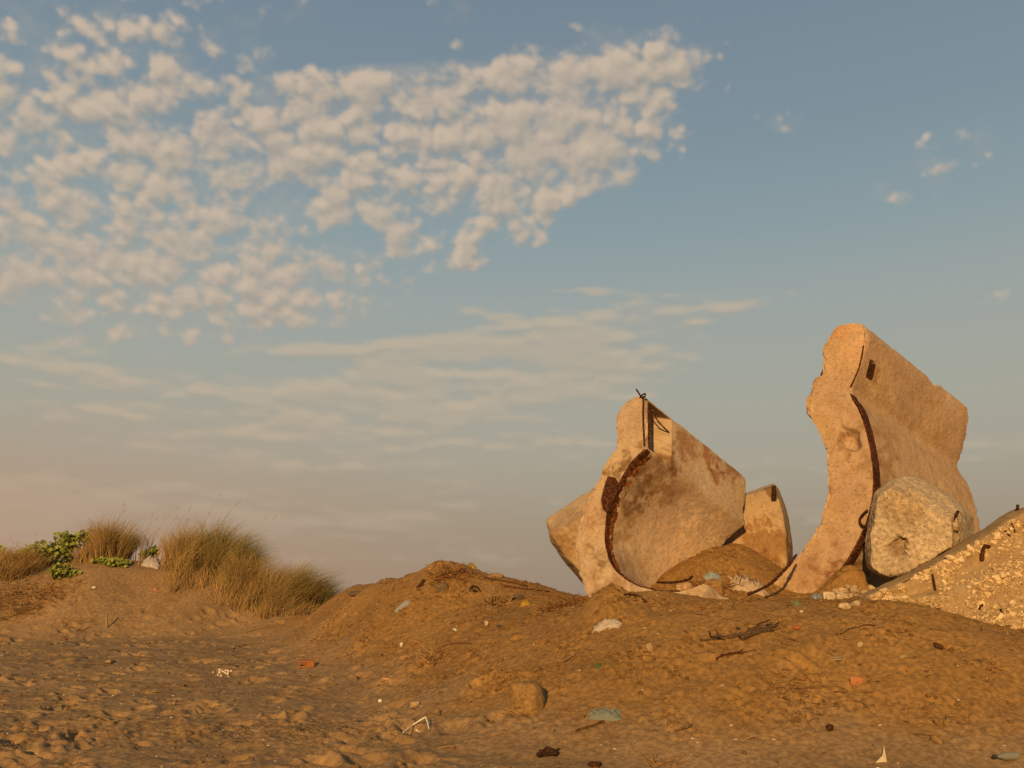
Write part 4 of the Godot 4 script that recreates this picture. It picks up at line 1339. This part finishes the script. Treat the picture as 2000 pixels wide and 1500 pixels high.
func debris() -> void:
	var r := RandomNumberGenerator.new()
	r.seed = 99
	# stones and shards, each on its own: name, label, category, pixel, half sizes, colour, material
	var stones := [
		["stone", "sand-caked stone as big as a bucket, low on the mound's face", "stone", 1036, 1384, 0.21, 0.25, 0.22, Color(0.33, 0.19, 0.068), "clod"],
		["brick_shard", "flat orange brick shard lying on the right of the mound", "brick", 1676, 1333, 0.09, 0.045, 0.03, Color(0.50, 0.20, 0.08), "stone"],
		["brick_shard", "small orange-red brick shard near the log on the upper slope", "brick", 1556, 1228, 0.055, 0.028, 0.04, Color(0.42, 0.14, 0.05), "stone"],
		["brick_shard", "orange sliver high on the middle mound", "brick", 853, 1163, 0.06, 0.02, 0.04, Color(0.45, 0.18, 0.07), "stone"],
		["brick_shard", "tiny orange chip half way up the middle mound's near slope", "brick", 812, 1255, 0.04, 0.02, 0.03, Color(0.50, 0.20, 0.07), "stone"],
		["brick_shard", "dark red brick crumb on the beach at the far left", "brick", 126, 1250, 0.05, 0.025, 0.04, Color(0.36, 0.09, 0.04), "stone"],
		["pebble", "pale pebble on the right slope, above the shell", "stone", 1681, 1262, 0.04, 0.035, 0.035, Color(0.48, 0.36, 0.2), "stone"],
		["pebble", "grey-brown pebble upright on the slope under the white bag scrap", "stone", 1269, 1270, 0.05, 0.06, 0.04, Color(0.42, 0.29, 0.15), "stone"],
		["pebble", "buff flat pebble to the right of the shell", "stone", 1764, 1284, 0.05, 0.025, 0.04, Color(0.42, 0.28, 0.13), "stone"],
		["pebble", "round sandy stone in the middle of the right slope", "stone", 1566, 1328, 0.06, 0.05, 0.05, Color(0.30, 0.165, 0.06), "clod"],
		["pebble", "pale fractured stone on the beach left of the big stone", "stone", 810, 1378, 0.06, 0.04, 0.05, Color(0.50, 0.33, 0.15), "stone"],
		["pebble", "round clod-like stone at the mound's foot on the right", "stone", 1828, 1449, 0.065, 0.045, 0.05, Color(0.30, 0.17, 0.06), "clod"],
		["pebble", "brown stone with a dark side, below the orange shard on the right", "stone", 1835, 1417, 0.05, 0.05, 0.05, Color(0.27, 0.15, 0.055), "clod"],
		["pine_cone", "dark brown pine cone lying low on the right slope", "cone", 1620, 1425, 0.045, 0.035, 0.04, Color(0.13, 0.05, 0.02), "wood"],
		["cork_chunk", "dark brown lump on the slope under the pebbled slab", "wood", 1832, 1265, 0.12, 0.04, 0.05, Color(0.16, 0.08, 0.03), "wood"],
		["bark_chunk", "dark brown bark piece at the bottom left of the right slope", "wood", 1160, 1496, 0.1, 0.03, 0.06, Color(0.15, 0.06, 0.025), "wood"],
		["rubble_chunk", "white plaster chunk by the rim's lower end", "rubble", 1621, 1172, 0.10, 0.08, 0.08, Color(0.60, 0.47, 0.29), "rough"],
		["rubble_chunk", "pale concrete chunk half sunk in front of the hollow channel", "rubble", 1337, 1150, 0.17, 0.12, 0.14, Color(0.46, 0.29, 0.13), "rough"],
		["rubble_chunk", "sand-coloured rounded stone in the channel's mouth", "rubble", 1393, 1150, 0.19, 0.15, 0.15, Color(0.36, 0.2, 0.075), "clod"],
		["rubble_chunk", "whitish crumbled lump under the pebbled slab's lower corner", "rubble", 1650, 1188, 0.09, 0.05, 0.07, Color(0.54, 0.40, 0.22), "rough"],
		["rubble_chunk", "small whitish lump right of the crumbled one", "rubble", 1672, 1183, 0.08, 0.05, 0.07, Color(0.56, 0.42, 0.24), "rough"],
		["pebble", "small white chip on the sand below the pebbled slab", "stone", 1565, 1196, 0.025, 0.02, 0.02, Color(0.65, 0.55, 0.38), "stone"],
		["litter_chip", "small white and red wrapper on the dune's sandy face", "litter", 303, 1152, 0.055, 0.03, 0.04, Color(0.55, 0.16, 0.12), "plain"],
		["litter_chip", "white chip on the dune left of the red wrapper", "litter", 183, 1148, 0.05, 0.025, 0.035, Color(0.62, 0.52, 0.42), "plain"],
		["litter_chip", "white scrap on the middle mound's right slope", "litter", 888, 1231, 0.07, 0.03, 0.04, Color(0.5, 0.45, 0.36), "plain"],
		["litter_chip", "buff paper scrap right of the white scrap on the mound", "litter", 950, 1221, 0.045, 0.05, 0.03, Color(0.46, 0.33, 0.18), "plain"],
		["litter_chip", "dark bottle cap beside the buff paper scrap", "litter", 975, 1224, 0.04, 0.025, 0.04, Color(0.06, 0.055, 0.05), "plain"],
		["litter_chip", "small white triangular chip low on the middle mound", "litter", 784, 1262, 0.03, 0.04, 0.03, Color(0.5, 0.42, 0.3), "plain"],
		["stone", "grey stone near the middle mound's top", "stone", 865, 1152, 0.13, 0.1, 0.1, Color(0.2, 0.14, 0.08), "clod"],
		["stone", "dark stone at the mound's left end beside the lowest grass", "stone", 697, 1160, 0.2, 0.07, 0.12, Color(0.17, 0.11, 0.06), "clod"],
		["stone", "pale stone on the middle mound's right shoulder", "stone", 968, 1126, 0.2, 0.07, 0.1, Color(0.36, 0.23, 0.12), "stone"],
		["stone", "lone dark stone on the right of the middle mound", "stone", 1010, 1170, 0.12, 0.06, 0.1, Color(0.14, 0.1, 0.06), "clod"],
		["stone", "sandy stone under the straw tuft on the mound", "stone", 960, 1196, 0.12, 0.08, 0.09, Color(0.26, 0.16, 0.07), "clod"],
		["pebble", "orange-brown flat stone between beach and mound", "stone", 755, 1328, 0.11, 0.025, 0.04, Color(0.55, 0.3, 0.12), "stone"],
		["rubble_chunk", "buff slab bit half buried on the beach at left", "rubble", 215, 1293, 0.12, 0.04, 0.08, Color(0.38, 0.24, 0.1), "rough"],
		["litter_chip", "bright white chip on the beach under the middle mound", "litter", 742, 1371, 0.025, 0.025, 0.02, Color(0.7, 0.62, 0.5), "plain"],
	]
	for s in stones:
		var p := ground_at(s[3], s[4])
		var mb := MB.new()
		var big: bool = s[5] > 0.15
		small_rock(mb, p + Vector3(0, s[6] * (0.12 if s[5] > 0.15 else 0.4), 0), Vector3(s[5], s[6], s[7]), (0.15 if s[0] == "brick_shard" else r.randf() * TAU) if s[0] != "stone" else 0.3, 26 if big else 12, s[8], r)
		single(s[0], s[1], s[2], mb, M[s[9]], p)
	# hollow brick with its hole towards us
	var p := ground_at(598, 1302)
	var hb := thing("hollow_brick", "broken orange hollow brick with one dark hole, on the beach", "brick", p)
	var bas := Basis(Vector3.UP, 0.25) * Basis(Vector3.RIGHT, 0.15)
	var oc := Color(0.42, 0.155, 0.055)
	var m := MB.new()
	for q in [[0.0, 0.045, 0.24, 0.02], [0.0, -0.045, 0.24, 0.02]]:
		m.box(p + bas * Vector3(q[0], 0.055 + q[1], 0), bas, Vector3(q[2], q[3], 0.14), oc)
	for x in [-0.1125, -0.015, 0.1]:
		m.box(p + bas * Vector3(x, 0.055, 0), bas, Vector3(0.018 if x < 0.0 else 0.06, 0.0698, 0.139), oc)
	m.box(p + bas * Vector3(0.045, 0.055, -0.005), bas, Vector3(0.1, 0.0697, 0.12), oc)
	part("brick_body", m, M.stone, hb)
	# the bent white straw
	var sp := [ground_at(787, 1435) + Vector3(0, 0.02, 0), ground_at(806, 1425) + Vector3(0, 0.05, 0), ground_at(828, 1414) + Vector3(0, 0.065, 0), ground_at(831, 1413) + Vector3(0, 0.066, 0), ground_at(834, 1418) + Vector3(0, 0.05, 0), ground_at(838, 1427) + Vector3(0, 0.02, 0)]
	m = MB.new()
	for k in sp.size() - 1:
		rod(m, [sp[k], (sp[k] + sp[k + 1]) / 2, sp[k + 1]], 0.0085, Color(0.66, 0.62, 0.46), 8)
	single("bent_straw", "white plastic tube bent in a hook, lying on the near sand", "tube", m, M.plain, sp[0])
	p = ground_at(816, 1430)
	m = MB.new()
	small_rock(m, p + Vector3(0, 0.012, 0), Vector3(0.03, 0.02, 0.02), 0.4, 8, Color(0.66, 0.58, 0.42), r)
	single("shell_bit", "white shell bit just below the bent white tube", "shell", m, M.stone, p)
	# films and papers
	var films := [
		["plastic_sheet", "crumpled pale teal plastic sheet low on the mound", "plastic", 1182, 1397, 0.17, 0.10, 0.05, 0.15, Color(0.21, 0.215, 0.155)],
		["plastic_bag", "whitish torn plastic bag on the mound's upper slope", "plastic", 1186, 1220, 0.17, 0.09, 0.05, 0.2, Color(0.48, 0.40, 0.30)],
		["plastic_bag", "crumpled clear plastic bag on the dune beside the grass", "plastic", 298, 1104, 0.26, 0.2, 0.2, 0.1, Color(0.42, 0.36, 0.31)],
		["plaster_scrap", "heap of white crumpled sheeting between the two ring sections", "plastic", 1463, 1150, 0.27, 0.2, 0.15, 0.1, Color(0.46, 0.34, 0.20)],
		["plastic_scrap", "yellow plastic scrap on the mound's right shoulder", "plastic", 1026, 1180, 0.08, 0.06, 0.06, 0.1, Color(0.36, 0.22, 0.03)],
		["plastic_scrap", "dull yellow scrap at the crest of the middle mound", "plastic", 922, 1109, 0.10, 0.06, 0.08, 0.1, Color(0.34, 0.23, 0.05)],
		["plastic_scrap", "pale blue scrap on the middle mound's near slope", "plastic", 785, 1186, 0.14, 0.06, 0.05, 0.0, Color(0.30, 0.30, 0.28)],
		["plastic_scrap", "blue-grey scrap at the lower end of the steel rim", "plastic", 1594, 1170, 0.10, 0.06, 0.07, 0.5, Color(0.17, 0.21, 0.22)],
		["plastic_scrap", "pale blue scrap inside the hollow channel's mouth", "plastic", 1392, 1130, 0.13, 0.07, 0.08, 0.0, Color(0.28, 0.32, 0.28)],
		["plastic_scrap", "green scrap on the slope above the teal sheet", "plastic", 1168, 1303, 0.035, 0.03, 0.03, 0.6, Color(0.08, 0.12, 0.04)],
		["plastic_scrap", "faded green scrap just below the tallest ring section", "plastic", 1556, 1182, 0.06, 0.04, 0.06, 0.9, Color(0.16, 0.18, 0.07)],
	]
	for f in films:
		p = ground_at(f[3], f[4])
		single(f[0], f[1], f[2], crumple(p, f[5], f[6], f[7], f[8], f[9], f[3]), M.film, p)
	# a folded triangle of paper
	p = ground_at(1722, 1488)
	var ps := [p + Vector3(-0.07, -0.01, 0.02), p + Vector3(0.05, -0.01, 0.0), p + Vector3(0.055, 0.135, -0.05), p + Vector3(0.01, 0.05, 0.0)]
	var pm := MB.new()
	for side in 2:
		var o := Vector3(0, 0, -0.004 * side)
		for q in [[0, 3, 1], [1, 3, 2]]:
			if side == 0: pm.tri(ps[q[0]], ps[q[1]], ps[q[2]], Color(0.52, 0.43, 0.29))
			else: pm.tri(ps[q[0]] + o, ps[q[2]] + o, ps[q[1]] + o, Color(0.52, 0.43, 0.29))
	single("paper_scrap", "white pointed paper standing in the sand at the bottom right", "paper", pm, M.plain, p)
	# the plastic bottle at the lower right edge
	p = ground_at(1968, 1484)
	var bt := thing("plastic_bottle", "dusty clear bottle lying at the bottom right corner", "bottle", p)
	m = MB.new()
	var prof := [[0.0, 0.03], [0.01, 0.038], [0.05, 0.036], [0.1, 0.038], [0.15, 0.035], [0.19, 0.02], [0.21, 0.014], [0.23, 0.014]]
	var ax := Vector3(-0.95, 0.02, 0.25).normalized()
	var P := PackedVector3Array()
	var R := PackedFloat32Array()
	for q in prof:
		P.append(p + Vector3(0.1, 0.03, -0.02) + ax * q[0]); R.append(q[1])
	m.tube(P, R, 14, Color(0.19, 0.18, 0.14))
	part("bottle_body", m, M.gloss, bt)
	m = MB.new()
	m.tube(PackedVector3Array([p + Vector3(0.1, 0.03, -0.02) + ax * 0.225, p + Vector3(0.1, 0.03, -0.02) + ax * 0.255]), PackedFloat32Array([0.019, 0.019]), 12, Color(0.05, 0.04, 0.035))
	part("bottle_cap", m, M.gloss, bt)
	# sticks, bones, roots
	var sticks := [
		["driftwood_log", "grey weathered log half buried across the mound's upper slope", "driftwood", [1368, 1252, 1400, 1250, 1440, 1243, 1475, 1236, 1520, 1222], 0.036, 0.0, Color(0.20, 0.12, 0.055), 1.8],
		["driftwood_log", "short knotted log end touching the weathered log", "driftwood", [1448, 1250, 1480, 1238, 1508, 1232], 0.03, 0.01, Color(0.18, 0.105, 0.048), 1.8],
		["forked_stick", "pale bone-like stick with a forked end on the right slope", "stick", [1643, 1241, 1660, 1231, 1682, 1226, 1692, 1223], 0.014, 0.03, Color(0.46, 0.28, 0.12), 0.4],
		["reddish_twig", "short reddish-brown twig below the weathered log", "twig", [1400, 1290, 1412, 1282, 1430, 1279, 1452, 1277], 0.014, 0.015, Color(0.17, 0.06, 0.02), 1.6],
		["curved_stick", "short bent stick near the bottom of the right slope", "stick", [1848, 1402, 1858, 1400, 1870, 1403], 0.012, 0.012, Color(0.40, 0.23, 0.09), 0.5],
		["straight_twig", "thin straight twig lying above the bottom right rubble", "twig", [1785, 1436, 1805, 1437, 1832, 1441], 0.008, 0.012, Color(0.34, 0.19, 0.07), 0.3],
		["root", "thin root curving out of the slope below the teal sheet", "root", [1318, 1432, 1330, 1428, 1345, 1424, 1352, 1419], 0.011, 0.02, Color(0.34, 0.2, 0.08), 0.4],
		["bark_strip", "brown bark strip lying against the teal sheet", "bark", [1124, 1430, 1145, 1423, 1166, 1416, 1180, 1410], 0.014, 0.004, Color(0.2, 0.1, 0.035), 1.4],
		["pale_twig", "pale twig poking from the slope right of the big stone", "twig", [1103, 1294, 1112, 1288, 1122, 1282], 0.014, 0.02, Color(0.46, 0.28, 0.13), 0.5],
		["slat", "bleached wooden slat stuck upright in the beach at left", "stick", [209, 1226], 0.02, 0.0, Color(0.60, 0.40, 0.17), 0.2],
		["reed", "thin pale reed lying on the beach right of the slat", "reed", [455, 1268, 480, 1260, 505, 1256], 0.009, 0.01, Color(0.42, 0.28, 0.1), 0.2],
		["reed", "pale reed lying at the mound's left foot", "reed", [480, 1236, 505, 1229, 520, 1226], 0.012, 0.01, Color(0.44, 0.3, 0.1), 0.2],
		["curved_cane", "curved brown cane lying across the mound's near foot", "cane", [845, 1275, 870, 1263, 895, 1258, 920, 1260], 0.009, 0.02, Color(0.30, 0.16, 0.06), 0.3],
		["cane", "long cane along the middle mound's right ridge, uppermost", "cane", [945, 1131, 985, 1138, 1030, 1147], 0.016, 0.03, Color(0.22, 0.11, 0.045), 0.4],
		["cane", "long cane along the middle mound's right ridge, lowermost", "cane", [980, 1146, 1020, 1152, 1075, 1158], 0.016, 0.03, Color(0.24, 0.12, 0.05), 0.4],
		["dark_root", "dark twisted root on the middle mound below its crest", "root", [815, 1150, 823, 1142, 828, 1135], 0.025, 0.01, Color(0.11, 0.055, 0.02), 1.2],
		["dark_root", "dark looped root right of the mound's grey stone", "root", [917, 1158, 922, 1148, 932, 1150, 938, 1158], 0.022, 0.03, Color(0.10, 0.05, 0.02), 1.0],
		["dark_root", "dark branching root clump at the bottom of the frame", "root", [1050, 1480, 1066, 1474, 1080, 1472, 1086, 1478], 0.024, 0.02, Color(0.10, 0.045, 0.02), 1.6],
		["dark_root", "dark thin root along the top of the right mound", "root", [1220, 1164, 1245, 1166, 1262, 1178], 0.014, 0.02, Color(0.18, 0.09, 0.03), 0.6],
		["pale_shaft", "short pale shaft standing on the beach right of the tube", "stick", [856, 1402, 858, 1392], 0.008, 0.03, Color(0.5, 0.34, 0.16), 0.2],
	]
	for s in sticks:
		var pts := []
		var px: Array = s[3]
		for k in range(0, px.size(), 2):
			pts.append(ground_at(px[k], px[k + 1]) + Vector3(0, s[5] + s[4] * 0.3, 0))
		if s[0] == "slat":
			pts = [pts[0] - Vector3(0, 0.1, 0), pts[0] + Vector3(-0.02, 0.12, 0), pts[0] + Vector3(-0.07, 0.34, -0.05)]
		m = MB.new()
		rod(m, pts, s[4], s[6], 8, s[7])
		if s[0] == "forked_stick":
			var e: Vector3 = pts[-1]
			for q in [Vector3(0.05, 0.05, 0.0), Vector3(0.09, -0.01, 0.06)]:
				rod(m, [e, e + q * 0.5, e + q], 0.016, s[6], 6, 0.6)
		if s[0] == "driftwood_log" or s[0] == "dark_root" or s[0] == "reddish_twig":
			for k in 7:
				var e: Vector3 = (pts[0] as Vector3).lerp(pts[-1], r.randf_range(0.1, 1.0))
				e.y = sand(e.x, -e.z) + s[4] * 0.8
				var q := Vector3(r.randfn() * 0.09, r.randf() * 0.07, r.randfn() * 0.07)
				rod(m, [e, e + q * 0.6, e + q], s[4] * 0.3, s[6] * r.randf_range(0.7, 1.3), 5, 0.6)
		single(s[0], s[1], s[2], m, M.wood, pts[0])
	# the shell
	p = ground_at(1637, 1293)
	m = MB.new()
	var SP := PackedVector3Array()
	var SC := PackedColorArray()
	for j in 10:
		for i in 22:
			var a := PI * i / 21.0
			var q := j / 9.0
			var rad := q * 0.085 * (1.0 + 0.02 * cos(i * PI))
			SP.append(p + Vector3(cos(a) * rad * 1.1, 0.02 + 0.045 * sqrt(maxf(0.0, 1.0 - q * q)) + 0.02 * (1.0 - q), -0.05 + sin(a) * rad))
			var v := 0.8 + 0.3 * sin(q * 26.0)
			SC.append(Color(0.36 * v, 0.25 * v, 0.13 * v))
	m.grid(22, 10, SP, SC, p - Vector3(0, 5, 0))
	single("shell", "ribbed brown shell lying open on the right slope", "shell", m, M.stone, p)
	dry_brush("straw_tuft", "straw tangle at the mound's near foot beside the cane", [[843, 1287, 0.22, 110, 0.22, 0.7, 1.1], [860, 1276, 0.2, 40, 0.25, 0.6, 1.0]], 61, Color(0.40, 0.22, 0.08))
	dry_brush("straw_tuft", "upright straw tuft on the middle mound's right face", [[962, 1180, 0.22, 120, 0.35, 1.2, 1.3]], 62, Color(0.38, 0.22, 0.09))
	dry_brush("straw_tuft", "matted dead grass over the middle mound's crest", [[815, 1110, 0.5, 110, 0.35, 0.25, 1.4], [880, 1122, 0.4, 150, 0.3, 0.3, 1.4], [850, 1093, 0.5, 50, 0.35, 0.15, 1.3]], 63, Color(0.24, 0.11, 0.035))
	dry_brush("straw_tuft", "straw fan at the foot of the bucket-sized stone", [[1010, 1395, 0.2, 26, 0.25, 0.3, 0.9]], 64, Color(0.42, 0.23, 0.08))
	dry_brush("straw_tuft", "brown root mat at the left end of the right mound's crest", [[1110, 1180, 0.45, 140, 0.3, 0.5, 1.1], [1085, 1190, 0.4, 60, 0.3, 0.4, 1.0]], 65, Color(0.26, 0.13, 0.04))
	dry_brush("straw_tuft", "thin dead stems on the middle of the right slope", [[1535, 1340, 0.35, 28, 0.35, 0.35, 0.8], [1580, 1360, 0.4, 18, 0.35, 0.2, 0.7]], 66, Color(0.26, 0.14, 0.05))
	dry_brush("straw_tuft", "twigs and rubbish mixed in the hollow channel's mouth", [[1365, 1142, 0.25, 60, 0.3, 0.5, 1.2], [1420, 1150, 0.2, 30, 0.3, 0.4, 1.2]], 67, Color(0.30, 0.16, 0.06))
	dry_brush("straw_tuft", "brown straw at the bottom edge below the teal sheet", [[1285, 1490, 0.18, 40, 0.14, 0.5, 0.9]], 68, Color(0.36, 0.2, 0.07))
	# rubble in a line under the slab, white grit on the beach
	m = MB.new()
	for k in 46:
		p = ground_at(r.randf_range(1632, 1735), r.randf_range(1150, 1172))
		var h := r.randf_range(0.02, 0.06)
		small_rock(m, p + Vector3(0, h * 0.5, 0), Vector3(h * 1.5, h, h * 1.2), r.randf() * TAU, 6, Color(0.50, 0.36, 0.20) * r.randf_range(0.7, 1.2), r)
	var o := part("rubble_strip", m, M.rough, self, "stuff")
	tag(o, "broken plaster crumbs between the tallest section and the pebbled slab", "rubble")
	m = MB.new()
	for k in 34:
		p = ground_at(440 + r.randfn() * 10.0, 1312 + r.randfn() * 4.0)
		small_rock(m, p + Vector3(0, 0.008, 0), Vector3.ONE * r.randf_range(0.008, 0.025), 0.0, 5, Color(0.62, 0.48, 0.36), r)
	o = part("white_grit", m, M.plain, self, "stuff")
	tag(o, "patch of white shell grit on the beach in the lower left", "shell grit")

# clods, crumbs and twigs that nobody could count
func scatter() -> void:
	var r := RandomNumberGenerator.new()
	r.seed = 5
	var base := MB.new()
	small_rock(base, Vector3.ZERO, Vector3(1, 0.8, 0.9), 0.0, 6, Color(1, 1, 1), r)
	base.facet()
	var clod := base.mesh(null)
	var xf := []
	var cl := []
	for k in 60000:
		var d := 8.2 + 13.0 * pow(r.randf(), 0.8)
		var x := r.randf_range(-half_width(d) * 0.98, half_width(d) * 0.98)
		var g := mound_share(x, d)
		var where := n_lo.get_noise_2d(x * 0.9 + 90.0, d * 0.9)
		var keep := 0.85 * sst(-0.1, 0.35, where + 0.5 * n_lo.get_noise_2d(x * 3.0, d * 3.0)) + 0.03 if g > 0.15 else 0.05
		var band := exp(-((d - 11.3 - 0.12 * x) / 0.7) ** 2) * sst(0.0, -2.0, x)
		if g < 0.15: keep += 0.12 * band
		if r.randf() > keep: continue
		var s := lerpf(0.005, 0.032, pow(r.randf(), 2.4))
		var h := sand(x, d)
		xf.append(Transform3D(Basis(Vector3(r.randfn(), r.randfn(), r.randfn()).normalized(), r.randf() * TAU).scaled(Vector3(s * 1.1, s * 0.85, s)), Vector3(x, h + s * 0.15, -d)))
		var v := r.randf_range(0.75, 1.2)
		var cc := Color(0.25, 0.148, 0.06).lerp(Color(0.25, 0.13, 0.039), sst(0.05, 0.3, g))
		cl.append(Color(cc.r * v, cc.g * v, cc.b * v))
	multi("clods", clod, M.clod, xf, cl, "crumbled sand clods strewn over the mound", "clods")
	xf = []; cl = []
	for k in 900:
		var d := 8.2 + 13.0 * pow(r.randf(), 0.7)
		var x := r.randf_range(-half_width(d) * 0.95, half_width(d) * 0.95)
		var s := r.randf_range(0.004, 0.013)
		xf.append(Transform3D(Basis(Vector3.UP, r.randf() * TAU).scaled(Vector3(s * 1.5, s * 0.6, s)), Vector3(x, sand(x, d) + s * 0.2, -d)))
		var v := r.randf_range(0.5, 1.1)
		cl.append(Color(0.66 * v, 0.52 * v, 0.36 * v))
	multi("shell_crumbs", clod, M.plain, xf, cl, "pale shell crumbs scattered over the sand", "shell crumbs")
	var tw := MB.new()
	rod(tw, [Vector3(-0.5, 0, 0), Vector3(-0.1, 0.05, 0.05), Vector3(0.5, 0.0, -0.06)], 0.03, Color(1, 1, 1), 5)
	var twig := tw.mesh(null)
	xf = []; cl = []
	for k in 2800:
		var d := 8.2 + 13.0 * pow(r.randf(), 0.75)
		var x := r.randf_range(-half_width(d) * 0.95, half_width(d) * 0.95)
		if mound_share(x, d) < 0.1 and r.randf() < 0.72: continue
		var s := r.randf_range(0.04, 0.2)
		xf.append(Transform3D((Basis(Vector3.UP, r.randf() * TAU) * Basis(Vector3.FORWARD, r.randfn() * 0.25)).scaled(Vector3.ONE * s), Vector3(x, sand(x, d) + 0.006, -d)))
		var v := r.randf_range(0.4, 1.3)
		cl.append(Color(0.27 * v, 0.14 * v, 0.05 * v))
	multi("twig_litter", twig, M.plain, xf, cl, "small dry twigs and straw bits strewn over the sand", "twigs")

func multi(called: String, mesh_: Mesh, m: Material, xf: Array, cl: Array, label: String, category: String) -> void:
	var mm := MultiMesh.new()
	mm.transform_format = MultiMesh.TRANSFORM_3D
	mm.use_colors = true
	mm.mesh = mesh_
	mm.instance_count = xf.size()
	for k in xf.size():
		mm.set_instance_transform(k, xf[k])
		mm.set_instance_color(k, cl[k])
	var o := MultiMeshInstance3D.new()
	o.name = numbered(called)
	o.multimesh = mm
	o.material_override = m
	add_child(o, true)
	tag(o, label, category, "", "stuff")

# ----------------------------------------------------------------
func _ready() -> void:
	var cam := Camera3D.new()
	cam.name = "camera"
	cam.fov = rad_to_deg(2.0 * atan(750.0 / F))
	cam.near = 0.1
	cam.far = 12000.0
	cam.position = EYE
	cam.rotation = Vector3(PITCH, 0, 0)
	add_child(cam)
	cam_basis = Basis.from_euler(Vector3(PITCH, 0, 0))
	n_lo.seed = 1; n_lo.noise_type = FastNoiseLite.TYPE_SIMPLEX_SMOOTH; n_lo.frequency = 1.0; n_lo.fractal_octaves = 3
	n_hi.seed = 2; n_hi.noise_type = FastNoiseLite.TYPE_SIMPLEX_SMOOTH; n_hi.frequency = 1.0; n_hi.fractal_octaves = 3
	n_cell.seed = 4; n_cell.noise_type = FastNoiseLite.TYPE_CELLULAR; n_cell.frequency = 1.0; n_cell.fractal_type = FastNoiseLite.FRACTAL_NONE; n_cell.cellular_return_type = FastNoiseLite.RETURN_DISTANCE
	n_rock.seed = 8; n_rock.noise_type = FastNoiseLite.TYPE_SIMPLEX_SMOOTH; n_rock.frequency = 1.0; n_rock.fractal_octaves = 2

	var env := Environment.new()
	env.background_mode = Environment.BG_SKY
	env.sky = make_sky()
	env.background_energy_multiplier = 1.0
	env.tonemap_mode = Environment.TONE_MAPPER_LINEAR
	env.tonemap_exposure = 1.0
	env.sdfgi_enabled = true
	env.ssao_enabled = true
	env.ssil_enabled = true
	var we := WorldEnvironment.new()
	we.name = "world_environment"
	we.environment = env
	add_child(we)
	var sun := DirectionalLight3D.new()
	sun.name = "sun"
	sun.light_color = Color(1.0, 0.62, 0.255).linear_to_srgb()
	sun.light_energy = 1.52
	sun.light_angular_distance = 0.6
	sun.shadow_enabled = true
	sun.rotation_degrees = Vector3(-SUN_EL, SUN_AZ, 0)
	add_child(sun)

	make_materials()
	make_sand()
	block_left()
	block_right()
	other_blocks()
	plants()
	debris()
	scatter()
